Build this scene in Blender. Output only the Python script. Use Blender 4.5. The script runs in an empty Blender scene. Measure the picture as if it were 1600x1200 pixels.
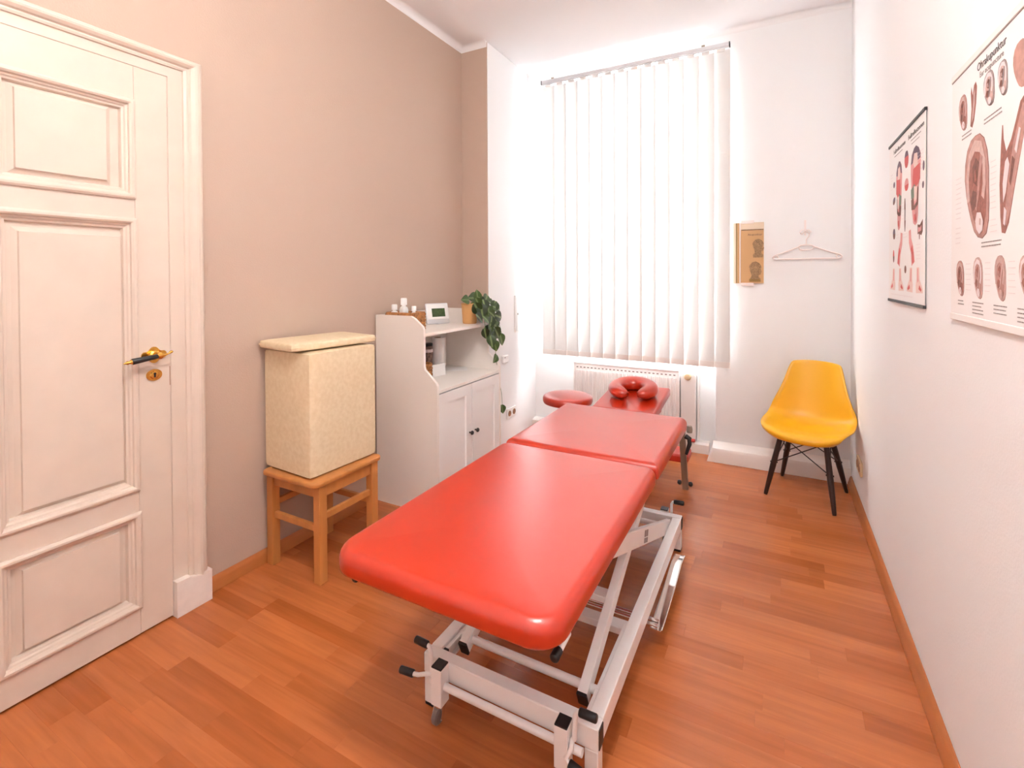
import bpy, bmesh, math, random
from mathutils import Vector, Matrix

random.seed(7)
S = bpy.context.scene
C = S.collection
PI = math.pi
R = math.radians

# ------------------------------------------------------------------ camera
cam_d = bpy.data.cameras.new('camera')
cam = bpy.data.objects.new('camera', cam_d)
C.objects.link(cam)
cam_d.sensor_width = 36.0
cam_d.lens = 765.7 / 1600 * 36.0
cam_d.shift_y = -(600 - 440.3) / 1600
cam_d.clip_start = 0.02
yaw, pitch, roll = R(28.337), R(0.72), R(-0.26)
cam.location = (0, 0, 1.35)
cam.matrix_world = (Matrix.Translation((0, 0, 1.35)) @ Matrix.Rotation(yaw, 4, 'Z')
                    @ Matrix.Rotation(PI / 2 - pitch, 4, 'X') @ Matrix.Rotation(roll, 4, 'Z'))
S.camera = cam

# ------------------------------------------------------------------ world, exposure
W = bpy.data.worlds.new('sky')
S.world = W
W.use_nodes = True
bg = W.node_tree.nodes['Background']
bg.inputs['Color'].default_value = (0.92, 0.97, 1.02, 1)
bg.inputs['Strength'].default_value = 8.0
S.view_settings.view_transform = 'Standard'
S.view_settings.look = 'None'
S.view_settings.gamma = 1.0
S.view_settings.use_curve_mapping = False
S.view_settings.exposure = 2.05
S.cycles.use_denoising = True
S.cycles.max_bounces = 8
S.cycles.diffuse_bounces = 5
S.cycles.transparent_max_bounces = 12
S.cycles.sample_clamp_indirect = 12.0

# daylight portal in the window opening (guides sampling of the sky only)
pl = bpy.data.lights.new('window_portal', 'AREA')
pl.shape = 'RECTANGLE'
pl.size, pl.size_y = 1.085, 2.14
pl.cycles.is_portal = True
po = bpy.data.objects.new('window_portal', pl)
C.objects.link(po)
po.location = (-1.0775, 4.20, 1.875)
po.rotation_euler = (R(-90), 0, 0)

LAMP_POWER = 40.0

# ------------------------------------------------------------------ materials
MATS = {}


def mat(name, col, rough=0.5, metal=0.0, var=None, bump=None, coat=0.0, spec=0.5, stretch=None, col2=None, sheen=0.0):
    m = bpy.data.materials.new(name)
    m.use_nodes = True
    nt = m.node_tree
    b = nt.nodes['Principled BSDF']
    b.inputs['Base Color'].default_value = (*col, 1)
    b.inputs['Roughness'].default_value = rough
    b.inputs['Metallic'].default_value = metal
    b.inputs['Specular IOR Level'].default_value = spec
    b.inputs['Coat Weight'].default_value = coat
    b.inputs['Coat Roughness'].default_value = 0.15
    if sheen:
        b.inputs['Sheen Weight'].default_value = sheen
    if var or bump:
        g = nt.nodes.new('ShaderNodeNewGeometry')
        mp = nt.nodes.new('ShaderNodeMapping')
        nt.links.new(g.outputs['Position'], mp.inputs['Vector'])
        if stretch:
            mp.inputs['Scale'].default_value = stretch
        src = mp.outputs['Vector']
    if var:
        n = nt.nodes.new('ShaderNodeTexNoise')
        n.inputs['Scale'].default_value = var[0]
        n.inputs['Detail'].default_value = 5
        nt.links.new(src, n.inputs['Vector'])
        mx = nt.nodes.new('ShaderNodeMix')
        mx.data_type = 'RGBA'
        c2 = col2 or tuple(c * (1 - var[1]) for c in col)
        mx.inputs['A'].default_value = (*col, 1)
        mx.inputs['B'].default_value = (*c2, 1)
        cr = nt.nodes.new('ShaderNodeMapRange')
        cr.inputs['From Min'].default_value = 0.35
        cr.inputs['From Max'].default_value = 0.65
        nt.links.new(n.outputs['Fac'], cr.inputs['Value'])
        nt.links.new(cr.outputs['Result'], mx.inputs['Factor'])
        nt.links.new(mx.outputs['Result'], b.inputs['Base Color'])
    if bump:
        n2 = nt.nodes.new('ShaderNodeTexNoise')
        n2.inputs['Scale'].default_value = bump[0]
        n2.inputs['Detail'].default_value = 3
        nt.links.new(src, n2.inputs['Vector'])
        bp = nt.nodes.new('ShaderNodeBump')
        bp.inputs['Strength'].default_value = bump[1]
        bp.inputs['Distance'].default_value = 0.002
        nt.links.new(n2.outputs['Fac'], bp.inputs['Height'])
        nt.links.new(bp.outputs['Normal'], b.inputs['Normal'])
    MATS[name] = m
    return m


mat('wall_white', (0.89, 0.89, 0.895), 0.85, bump=(140, 0.25))
mat('wall_taupe', (0.53, 0.392, 0.312), 0.8, bump=(160, 0.35))
mat('ceiling_white', (0.86, 0.845, 0.845), 0.9)
mat('door_paint', (0.71, 0.585, 0.49), 0.38, var=(9, 0.04), bump=(60, 0.06))
mat('trim_paint', (0.88, 0.82, 0.78), 0.45)
mat('red_vinyl', (0.52, 0.022, 0.002), 0.29, var=(5, 0.06), bump=(420, 0.1), spec=1.0)
mat('red_vinyl_dark', (0.56, 0.03, 0.014), 0.4, bump=(420, 0.12))
mat('white_steel', (0.92, 0.90, 0.89), 0.32, spec=0.5)
mat('black_plastic', (0.012, 0.011, 0.012), 0.45)
mat('chrome', (0.86, 0.84, 0.83), 0.09, 1.0)
mat('grey_metal', (0.36, 0.31, 0.26), 0.4, 0.7)
mat('brass', (0.72, 0.42, 0.09), 0.24, 1.0, bump=(90, 0.2))
mat('dark_wood', (0.028, 0.011, 0.008), 0.38)
mat('beech', (0.60, 0.235, 0.062), 0.42, var=(14, 0.22), stretch=(1, 1, 0.12))
mat('baseboard_wood', (0.52, 0.17, 0.045), 0.38, var=(10, 0.2), stretch=(1, 0.15, 1))
mat('cream_vinyl', (0.80, 0.655, 0.45), 0.5, var=(55, 0.2), bump=(300, 0.25), col2=(0.735, 0.58, 0.37))
mat('cabinet_white', (0.87, 0.80, 0.74), 0.42)
mat('cabinet_edge', (0.89, 0.86, 0.84), 0.42)
mat('yellow_plastic', (0.86, 0.44, 0.015), 0.34, spec=0.5)
mat('radiator_paint', (0.86, 0.82, 0.80), 0.35)
mat('slot_dark', (0.20, 0.15, 0.14), 0.7)
mat('white_plastic', (0.86, 0.84, 0.82), 0.35)
mat('pink_plastic', (0.90, 0.80, 0.77), 0.35)
mat('silver_plastic', (0.72, 0.72, 0.74), 0.3, 0.35)
mat('lcd', (0.055, 0.10, 0.028), 0.2, var=(60, 0.4))
mat('wicker', (0.50, 0.21, 0.06), 0.6, var=(60, 0.5))
mat('pot_tan', (0.74, 0.40, 0.15), 0.7, var=(20, 0.1))
mat('soil', (0.06, 0.03, 0.015), 0.95, bump=(200, 1.0))
mat('stem_green', (0.10, 0.17, 0.03), 0.6)
mat('paper_white', (0.88, 0.85, 0.83), 0.8)
mat('jar_label', (0.30, 0.17, 0.12), 0.4, var=(70, 0.7))
mat('poster_paper', (0.87, 0.83, 0.81), 0.42, spec=0.4)
mat('poster_strip_white', (0.86, 0.80, 0.76), 0.35)
mat('ink_dark', (0.055, 0.03, 0.025), 0.6)
mat('ink_grey', (0.30, 0.25, 0.235), 0.6)
mat('ear_pink', (0.54, 0.27, 0.22), 0.6, var=(60, 0.25))
mat('ear_light', (0.66, 0.43, 0.38), 0.6, var=(70, 0.2))
mat('ear_red', (0.38, 0.12, 0.08), 0.6, var=(90, 0.35))
mat('ear_dark', (0.22, 0.065, 0.036), 0.6, var=(90, 0.4))
mat('ear_pale', (0.78, 0.66, 0.66), 0.6)
mat('ear_grey', (0.40, 0.32, 0.31), 0.6, var=(80, 0.3))
mat('zone_red', (0.62, 0.07, 0.06), 0.6)
mat('zone_pink', (0.72, 0.30, 0.29), 0.6)
mat('zone_pale', (0.80, 0.58, 0.52), 0.6)
mat('zone_brown', (0.16, 0.045, 0.022), 0.6)
mat('zone_violet', (0.13, 0.07, 0.11), 0.6)
mat('zone_green', (0.15, 0.20, 0.13), 0.6)
mat('chart_tan', (0.62, 0.36, 0.16), 0.55)
mat('chart_cream', (0.80, 0.66, 0.50), 0.5)
mat('chart_olive', (0.34, 0.20, 0.05), 0.6)
mat('chart_line', (0.24, 0.15, 0.075), 0.6, var=(120, 0.5))
mat('chart_head', (0.50, 0.30, 0.14), 0.6, var=(150, 0.45))
mat('socket_brown', (0.33, 0.17, 0.09), 0.6)
mat('knob_beige_socket_shadow', (0.70, 0.50, 0.30), 0.5)  # beige of the valve knob; on the corner socket, shadow put into the colour
mat('plinth_paint', (0.86, 0.77, 0.71), 0.5, var=(25, 0.06), bump=(40, 0.5))


def blind_mat():
    m = bpy.data.materials.new('blind_fabric')
    m.use_nodes = True
    nt = m.node_tree
    nt.nodes.clear()
    out = nt.nodes.new('ShaderNodeOutputMaterial')
    d = nt.nodes.new('ShaderNodeBsdfDiffuse')
    t = nt.nodes.new('ShaderNodeBsdfTranslucent')
    d.inputs['Color'].default_value = (0.87, 0.86, 0.84, 1)
    t.inputs['Color'].default_value = (0.90, 0.90, 0.90, 1)
    mx = nt.nodes.new('ShaderNodeMixShader')
    mx.inputs['Fac'].default_value = 0.14
    nt.links.new(d.outputs[0], mx.inputs[1])
    nt.links.new(t.outputs[0], mx.inputs[2])
    nt.links.new(mx.outputs[0], out.inputs['Surface'])
    MATS['blind_fabric'] = m


def glass_mat():
    m = bpy.data.materials.new('window_glass')
    m.use_nodes = True
    nt = m.node_tree
    nt.nodes.clear()
    out = nt.nodes.new('ShaderNodeOutputMaterial')
    d = nt.nodes.new('ShaderNodeBsdfTransparent')
    t = nt.nodes.new('ShaderNodeBsdfGlossy')
    t.inputs['Roughness'].default_value = 0.02
    mx = nt.nodes.new('ShaderNodeMixShader')
    mx.inputs['Fac'].default_value = 0.06
    nt.links.new(d.outputs[0], mx.inputs[1])
    nt.links.new(t.outputs[0], mx.inputs[2])
    nt.links.new(mx.outputs[0], out.inputs['Surface'])
    MATS['window_glass'] = m


def lamp_mat():
    m = bpy.data.materials.new('opal_lamp')
    m.use_nodes = True
    b = m.node_tree.nodes['Principled BSDF']
    b.inputs['Base Color'].default_value = (0.9, 0.86, 0.8, 1)
    b.inputs['Emission Color'].default_value = (1.0, 0.995, 0.98, 1)
    b.inputs['Emission Strength'].default_value = LAMP_POWER
    MATS['opal_lamp'] = m


def floor_mat():
    m = bpy.data.materials.new('laminate')
    m.use_nodes = True
    nt = m.node_tree
    b = nt.nodes['Principled BSDF']
    b.inputs['Roughness'].default_value = 0.27
    b.inputs['Specular IOR Level'].default_value = 0.5
    oi = nt.nodes.new('ShaderNodeObjectInfo')
    g = nt.nodes.new('ShaderNodeNewGeometry')
    mul = nt.nodes.new('ShaderNodeVectorMath')
    mul.operation = 'MULTIPLY'
    mul.inputs[1].default_value = (1.6, 26.0, 1.0)
    nt.links.new(g.outputs['Position'], mul.inputs[0])
    cmb = nt.nodes.new('ShaderNodeCombineXYZ')
    m10 = nt.nodes.new('ShaderNodeMath')
    m10.operation = 'MULTIPLY'
    m10.inputs[1].default_value = 37.0
    nt.links.new(oi.outputs['Random'], m10.inputs[0])
    nt.links.new(m10.outputs[0], cmb.inputs['X'])
    nt.links.new(m10.outputs[0], cmb.inputs['Z'])
    add = nt.nodes.new('ShaderNodeVectorMath')
    add.operation = 'ADD'
    nt.links.new(mul.outputs[0], add.inputs[0])
    nt.links.new(cmb.outputs[0], add.inputs[1])
    n = nt.nodes.new('ShaderNodeTexNoise')
    n.inputs['Scale'].default_value = 1.6
    n.inputs['Detail'].default_value = 6
    n.inputs['Distortion'].default_value = 0.6
    nt.links.new(add.outputs[0], n.inputs['Vector'])
    r1 = nt.nodes.new('ShaderNodeValToRGB')
    e = r1.color_ramp.elements
    e[0].position, e[0].color = 0.0, (0.40, 0.104, 0.025, 1)
    e[1].position, e[1].color = 1.0, (0.54, 0.166, 0.050, 1)
    nt.links.new(oi.outputs['Random'], r1.inputs['Fac'])
    r2 = nt.nodes.new('ShaderNodeMapRange')
    r2.inputs['From Min'].default_value = 0.3
    r2.inputs['From Max'].default_value = 0.7
    r2.inputs['To Min'].default_value = 0.84
    r2.inputs['To Max'].default_value = 1.08
    nt.links.new(n.outputs['Fac'], r2.inputs['Value'])
    sc = nt.nodes.new('ShaderNodeVectorMath')
    sc.operation = 'SCALE'
    nt.links.new(r1.outputs['Color'], sc.inputs[0])
    nt.links.new(r2.outputs['Result'], sc.inputs['Scale'])
    nt.links.new(sc.outputs[0], b.inputs['Base Color'])
    MATS['laminate'] = m


def leaf_mat():
    m = bpy.data.materials.new('leaf_green')
    m.use_nodes = True
    nt = m.node_tree
    b = nt.nodes['Principled BSDF']
    b.inputs['Roughness'].default_value = 0.35
    tc = nt.nodes.new('ShaderNodeTexCoord')
    sx = nt.nodes.new('ShaderNodeSeparateXYZ')
    nt.links.new(tc.outputs['Object'], sx.inputs[0])
    ab = nt.nodes.new('ShaderNodeMath')
    ab.operation = 'ABSOLUTE'
    nt.links.new(sx.outputs['X'], ab.inputs[0])
    mr = nt.nodes.new('ShaderNodeMapRange')
    mr.inputs['From Min'].default_value = 0.03
    mr.inputs['From Max'].default_value = 0.10
    nt.links.new(ab.outputs[0], mr.inputs['Value'])
    oi = nt.nodes.new('ShaderNodeObjectInfo')
    r1 = nt.nodes.new('ShaderNodeValToRGB')
    e = r1.color_ramp.elements
    e[0].color = (0.012, 0.030, 0.008, 1)
    e[1].color = (0.060, 0.115, 0.022, 1)
    nt.links.new(oi.outputs['Random'], r1.inputs['Fac'])
    mx = nt.nodes.new('ShaderNodeMix')
    mx.data_type = 'RGBA'
    mx.inputs['A'].default_value = (0.17, 0.24, 0.09, 1)
    nt.links.new(mr.outputs['Result'], mx.inputs['Factor'])
    nt.links.new(r1.outputs['Color'], mx.inputs['B'])
    nt.links.new(mx.outputs['Result'], b.inputs['Base Color'])
    MATS['leaf_green'] = m


blind_mat(); glass_mat(); lamp_mat(); floor_mat(); leaf_mat()

# ------------------------------------------------------------------ helpers
ORG = {}


def empty(name, loc, label=None, cat=None, group=None, kind=None):
    o = bpy.data.objects.new(name, None)
    C.objects.link(o)
    o.location = loc
    o.empty_display_size = 0.05
    ORG[o.name] = Vector(loc)
    tag(o, label, cat, group, kind)
    return o


def tag(o, label=None, cat=None, group=None, kind=None):
    if label:
        o['label'] = label
    if cat:
        o['category'] = cat
    if group:
        o['group'] = group
    if kind:
        o['kind'] = kind
    return o


def obj(name, bm, mats, parent=None, smooth=None, base=False):
    """Link a bmesh (world coordinates) as one mesh object; mats is a name or list."""
    if isinstance(mats, str):
        mats = [mats]
    bmesh.ops.recalc_face_normals(bm, faces=bm.faces)
    lo = Vector((min(v.co[i] for v in bm.verts) for i in range(3)))
    hi = Vector((max(v.co[i] for v in bm.verts) for i in range(3)))
    o0 = (lo + hi) / 2
    if base:
        o0.z = lo.z
    bmesh.ops.translate(bm, verts=bm.verts, vec=-o0)
    me = bpy.data.meshes.new(name)
    bm.to_mesh(me)
    bm.free()
    for m in mats:
        me.materials.append(MATS[m])
    if smooth is not None:
        me.shade_smooth()
        if smooth < 179:
            me.set_sharp_from_angle(angle=R(smooth))
    o = bpy.data.objects.new(name, me)
    C.objects.link(o)
    if parent:
        o.parent = parent
        o.location = o0 - ORG[parent.name]
    else:
        o.location = o0
    ORG[o.name] = o0
    return o


def nb():
    return bmesh.new()


def box(bm, x0, x1, y0, y1, z0, z1, bev=0.0, seg=2, mi=0):
    vs = [bm.verts.new(p) for p in [(x0, y0, z0), (x1, y0, z0), (x1, y1, z0), (x0, y1, z0),
                                    (x0, y0, z1), (x1, y0, z1), (x1, y1, z1), (x0, y1, z1)]]
    fs = [bm.faces.new([vs[i] for i in f]) for f in
          [(0, 3, 2, 1), (4, 5, 6, 7), (0, 1, 5, 4), (1, 2, 6, 5), (2, 3, 7, 6), (3, 0, 4, 7)]]
    for f in fs:
        f.material_index = mi
    if bev:
        es = list({e for f in fs for e in f.edges})
        bmesh.ops.bevel(bm, geom=es, offset=bev, segments=seg, affect='EDGES', profile=0.5)
    return bm


def bx(x0, x1, y0, y1, z0, z1, bev=0.0, seg=2):
    return box(nb(), x0, x1, y0, y1, z0, z1, bev, seg)


def prism(bm, pts, axis, a, b, mi=0):
    """Extrude a polygon: pts are pairs in the two other axes (in XYZ order), from a to b along axis."""
    def P(q, t):
        return {'X': (t, q[0], q[1]), 'Y': (q[0], t, q[1]), 'Z': (q[0], q[1], t)}[axis]
    A = [bm.verts.new(P(q, a)) for q in pts]
    B = [bm.verts.new(P(q, b)) for q in pts]
    n = len(pts)
    fs = [bm.faces.new(A), bm.faces.new(B[::-1])]
    for i in range(n):
        fs.append(bm.faces.new((A[i], B[i], B[(i + 1) % n], A[(i + 1) % n])))
    for f in fs:
        f.material_index = mi
    return bm


def tube(bm, path, rad, n=10, cap=True, sq=False, round_ends=False):
    """Sweep a circle (or a square when sq) along a polyline; rad is a number or one per point."""
    path = [Vector(p) for p in path]
    k = len(path)
    rads = rad if isinstance(rad, (list, tuple)) else [rad] * k
    rings = []
    up = None
    for i, p in enumerate(path):
        d = (path[min(i + 1, k - 1)] - path[max(i - 1, 0)]).normalized()
        if up is None:
            up = Vector((0, 0, 1)) if abs(d.z) < 0.9 else Vector((1, 0, 0))
        s = d.cross(up).normalized()
        up = s.cross(d).normalized()
        ring = []
        for j in range(n):
            a = 2 * PI * j / n + (PI / 4 if sq else 0)
            ring.append(bm.verts.new(p + (s * math.cos(a) + up * math.sin(a)) * rads[i]))
        rings.append(ring)
    for a, b in zip(rings, rings[1:]):
        for j in range(n):
            bm.faces.new((a[j], a[(j + 1) % n], b[(j + 1) % n], b[j]))
    if cap:
        bm.faces.new(rings[0][::-1])
        bm.faces.new(rings[-1])
    return bm


def bar(bm, p, q, w, h, up=(0, 0, 1), bev=0.0):
    """Rectangular bar from p to q, w wide sideways and h along up."""
    p, q = Vector(p), Vector(q)
    d = (q - p).normalized()
    s = d.cross(Vector(up)).normalized()
    u = s.cross(d).normalized()
    vs = []
    for c in (p, q):
        for a, b in ((-1, -1), (1, -1), (1, 1), (-1, 1)):
            vs.append(bm.verts.new(c + s * a * w / 2 + u * b * h / 2))
    fs = [bm.faces.new([vs[i] for i in f]) for f in
          [(0, 3, 2, 1), (4, 5, 6, 7), (0, 1, 5, 4), (1, 2, 6, 5), (2, 3, 7, 6), (3, 0, 4, 7)]]
    if bev:
        bmesh.ops.bevel(bm, geom=list({e for f in fs for e in f.edges}), offset=bev, segments=2, affect='EDGES')
    return bm


def lathe(bm, prof, c=(0, 0, 0), n=24, axis='Z', cap=True):
    """Revolve (r, t) pairs round an axis through c."""
    c = Vector(c)
    rings = []
    for r, t in prof:
        ring = []
        for j in range(n):
            a = 2 * PI * j / n
            x, y = r * math.cos(a), r * math.sin(a)
            v = {'Z': (x, y, t), 'Y': (x, t, y), 'X': (t, x, y)}[axis]
            ring.append(bm.verts.new(c + Vector(v)))
        rings.append(ring)
    for a, b in zip(rings, rings[1:]):
        for j in range(n):
            bm.faces.new((a[j], a[(j + 1) % n], b[(j + 1) % n], b[j]))
    if cap:
        if prof[0][0] > 1e-6:
            bm.faces.new(rings[0][::-1])
        if prof[-1][0] > 1e-6:
            bm.faces.new(rings[-1])
    bmesh.ops.remove_doubles(bm, verts=bm.verts, dist=1e-6)
    return bm


def rrect(x0, x1, y0, y1, rad, n=8):
    """Rounded rectangle, rad = radii at (x0y0, x1y0, x1y1, x0y1)."""
    pts = []
    for (cx, cy, sx, sy, a0), r in zip(((x0, y0, 1, 1, PI), (x1, y0, -1, 1, 1.5 * PI), (x1, y1, -1, -1, 0), (x0, y1, 1, -1, PI / 2)), rad):
        ox, oy = cx + sx * r, cy + sy * r
        for i in range(n + 1):
            a = a0 + PI / 2 * i / n
            pts.append((ox + r * math.cos(a), oy + r * math.sin(a)))
    return pts


def cushion(x0, x1, y0, y1, z0, z1, rad, e=0.028, crown=0.006, n=8, eb=0.012):
    bm = nb()
    rings = []

    def ring(ins, z):
        rr = [max(r - ins, 0.002) for r in rad]
        rings.append([bm.verts.new((x, y, z)) for x, y in rrect(x0 + ins, x1 - ins, y0 + ins, y1 - ins, rr, n)])
    for i in range(4):
        a = PI / 2 * i / 3
        ring(eb * (1 - math.sin(a)), z0 + eb * (1 - math.cos(a)))
    zt = z1 - crown
    for i in range(8):
        a = PI / 2 * i / 7
        ring(e * (1 - math.cos(a)), zt - e + e * math.sin(a))
    half = min(x1 - x0, y1 - y0) / 2
    for t in (0.12, 0.3, 0.5, 0.75):
        ins = e + (half - e) * t * 0.93
        ring(ins, zt + crown * math.sin(PI / 2 * t))
    for a, b in zip(rings, rings[1:]):
        m = len(a)
        for j in range(m):
            bm.faces.new((a[j], a[(j + 1) % m], b[(j + 1) % m], b[j]))
    bm.faces.new(rings[0][::-1])
    bm.faces.new(rings[-1])
    return bm


def text_bm(body, size, extrude=0.0002, align='LEFT'):
    cu = bpy.data.curves.new('t', 'FONT')
    cu.body = body
    cu.size = size
    cu.extrude = extrude
    cu.align_x = align
    cu.resolution_u = 3
    o = bpy.data.objects.new('t', cu)
    C.objects.link(o)
    dg = bpy.context.evaluated_depsgraph_get()
    me = bpy.data.meshes.new_from_object(o.evaluated_get(dg))
    bm = nb()
    bm.from_mesh(me)
    bpy.data.objects.remove(o)
    bpy.data.curves.remove(cu)
    bpy.data.meshes.remove(me)
    return bm


# ------------------------------------------------------------------ room shell
XL, XR, YB, YF, ZC = -2.14, 0.428, 3.85, -0.75, 3.105
YP, XP, YN = 3.162, -1.912, 3.985          # pier face, pier side, niche back
NR = -0.39                                  # right edge of the niche

floor = tag(obj('floor', bx(XL - 0.2, XR + 0.2, YF - 0.2, YN + 0.02, -0.12, -0.009), 'baseboard_wood'), 'orange wood laminate floor', kind='structure')
unit = bpy.data.meshes.new('plank')
_b = bx(-0.5, 0.5, -0.5, 0.5, -0.5, 0.5)
bmesh.ops.recalc_face_normals(_b, faces=_b.faces)
_b.to_mesh(unit)
_b.free()
unit.materials.append(MATS['laminate'])
PW, GAP = 0.0712, 0.0003
row, y = 0, 0.545
far = nb()
fx0, fx1 = XL + 0.002, XR - 0.002
while y < YN - 0.01:
    y1 = min(y + PW, YN - 0.002)
    x = fx0 - random.uniform(0.0, 0.4)
    while x < fx1:
        ln = random.choice((0.36, 0.43, 0.50, 0.58, 0.64))
        a, b = max(x, fx0), min(x + ln, fx1)
        if y1 > YB - 0.02:
            b = min(b, NR - 0.01) if y > YB - 0.05 else b
            a = max(a, XP + 0.002)
        if fx1 - b < 0.12 and b < fx1 and not y1 > YB - 0.02:
            b = fx1
            ln = 9
        if b - a > 0.02:
            o = bpy.data.objects.new('plank', unit)
            C.objects.link(o)
            o.parent = floor
            o.location = Vector(((a + b) / 2, (y + y1) / 2, -0.004)) - ORG[floor.name]
            o.scale = (b - a - GAP, y1 - y - GAP, 0.008)
        x += ln
    y += PW
y = 0.545
while y > YF:
    x = fx0 - random.uniform(0, 0.4)
    while x < fx1:
        ln = random.choice((0.36, 0.43, 0.50, 0.58))
        a, b = max(x, fx0), min(x + ln, fx1)
        if b - a > 0.02:
            box(far, a + GAP / 2, b - GAP / 2, y - PW + GAP / 2, y - GAP / 2, -0.008, 0)
        x += ln
    y -= PW
tag(obj('planking', far, 'laminate', floor), kind='stuff')

tag(obj('ceiling', bx(XL - 0.2, XR + 0.2, YF - 0.2, 4.3, ZC, ZC + 0.15), 'ceiling_white'), 'plain white ceiling', kind='structure')
wl = nb()
box(wl, XL - 0.15, XL, YF - 0.15, YP, 0.0, ZC - 0.001)
box(wl, XL - 0.15, XP - 0.003, YP, YP + 0.012, 0.0, ZC - 0.001)
tag(obj('wall_left', wl, 'wall_taupe'), 'taupe painted wall with the door', kind='structure')
tag(obj('wall_alcove', bx(XL - 0.15, XP, YP + 0.0125, 4.3, 0.0, ZC - 0.001, 0.004), 'wall_white'), 'white side wall of the window alcove', kind='structure')
tag(obj('wall_right', bx(XR, XR + 0.15, YF - 0.15, 4.3, 0, ZC - 0.001), 'wall_white'), 'white wall with the two posters', kind='structure')
tag(obj('wall_front', bx(XL + 0.001, XR - 0.001, YF - 0.15, YF, 0, ZC - 0.001), 'wall_white'), 'plain white wall', kind='structure')
wb = nb()
WX0, WX1, WZ0, WZ1 = -1.620, -0.535, 0.80, 2.945       # window opening
box(wb, NR, XR + 0.06, YB, 4.3, 0, ZC - 0.001, 0.006)
box(wb, XP - 0.02, NR + 0.02, YB + 0.0005, 4.3, 2.965, ZC - 0.002)
box(wb, XP - 0.02, WX0, YN, 4.3, 0, 2.966)
box(wb, WX1, NR + 0.02, YN, 4.3, 0, 2.966)
box(wb, WX0 - 0.001, WX1 + 0.001, YN, 4.3, 0, WZ0)
box(wb, WX0 - 0.001, WX1 + 0.001, YN, 4.3, WZ1, 2.966)
tag(obj('wall_back', wb, 'wall_white'), 'white window wall with a radiator niche', kind='structure')

# white coving along the top of the walls
def cove_pts(a, r, z, sgn):
    pts = [(a, z), (a, z - r)]
    for i in range(1, 7):
        t = PI / 2 * i / 7
        pts.append((a + sgn * r * (1 - math.cos(t)), z - r + r * math.sin(t)))
    pts.append((a + sgn * r, z))
    return pts
cv = nb()
prism(cv, cove_pts(XL + 0.0005, 0.042, ZC - 0.0005, 1), 'Y', YF, YP - 0.0005)
prism(cv, cove_pts(YP - 0.0005, 0.042, ZC - 0.0005, -1), 'X', XL + 0.001, XP)
tag(obj('trim_1', cv, 'ceiling_white'), 'white coving above the taupe wall', kind='structure')
cv = nb()
prism(cv, cove_pts(YB - 0.0005, 0.035, ZC - 0.0005, -1), 'X', XP + 0.001, XR - 0.001)
tag(obj('trim_2', cv, 'ceiling_white'), 'white coving above the window wall', kind='structure')

# skirtings
def bb_profile(x, s):
    return [(x, 0.0005), (x + s * 0.022, 0.0005), (x + s * 0.022, 0.012), (x + s * 0.017, 0.022), (x + s * 0.015, 0.036), (x + s * 0.010, 0.050), (x + s * 0.003, 0.058), (x, 0.058)]
tag(obj('baseboard_right', prism(nb(), bb_profile(XR - 0.0005, -1), 'Y', YF, YB - 0.075), 'baseboard_wood', smooth=30), 'orange wooden baseboard', kind='structure')
tag(obj('baseboard_left', prism(nb(), bb_profile(XL + 0.0005, 1), 'Y', 1.215, 2.19), 'baseboard_wood', smooth=30), 'orange wooden baseboard', kind='structure')
sk = nb()
prism(sk, [(YB - 0.0005, 0.0005), (YB - 0.072, 0.0005), (YB - 0.068, 0.075), (YB - 0.058, 0.098), (YB - 0.03, 0.112), (YB - 0.008, 0.125), (YB - 0.0005, 0.135)], 'X', NR - 0.05, XR - 0.001)
for v in sk.verts:
    if v.co.x < NR and v.co.z > 0.05:
        v.co.x += 0.035
tag(obj('baseboard_back', sk, 'trim_paint', smooth=30), 'white painted plinth skirting', kind='structure')
sk = nb()
prism(sk, [(YN - 0.0005, 0.0005), (YN - 0.072, 0.0005), (YN - 0.072, 0.066), (YN - 0.05, 0.078), (YN - 0.0005, 0.082)], 'X', XP + 0.001, NR - 0.052)
tag(obj('baseboard_niche', sk, 'trim_paint'), 'white low skirting inside the niche', kind='structure')

# ------------------------------------------------------------------ window behind the blind
win = empty('window_1', (-1.135, 4.1, WZ0), 'tall double casement window behind the blind', kind='structure')
fr = nb()
for a, b, c, d in ((WX0, WX0 + 0.06, WZ0, WZ1), (WX1 - 0.06, WX1, WZ0, WZ1), (WX0 + 0.06, WX1 - 0.06, WZ0, WZ0 + 0.06), (WX0 + 0.06, WX1 - 0.06, WZ1 - 0.06, WZ1)):
    box(fr, a, b, 4.08, 4.14, c, d, 0.004)
obj('window_frame', fr, 'trim_paint', win)
obj('mullion', bx(-1.118, -1.038, 4.085, 4.135, WZ0 + 0.06, 2.20, 0.004), 'trim_paint', win)
obj('transom', bx(WX0 + 0.06, WX1 - 0.06, 4.082, 4.138, 2.20, 2.27, 0.004), 'trim_paint', win)
for a, b, c, d in ((WX0 + 0.06, -1.118, WZ0 + 0.06, 2.20), (-1.038, WX1 - 0.06, WZ0 + 0.06, 2.20), (WX0 + 0.06, WX1 - 0.06, 2.27, WZ1 - 0.06)):
    obj('pane', bx(a, b, 4.108, 4.112, c, d), 'window_glass', win)
obj('window_sill', bx(WX0, WX1, 3.975, 4.08, WZ0 + 0.0005, WZ0 + 0.022, 0.004), 'trim_paint', win)

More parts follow.
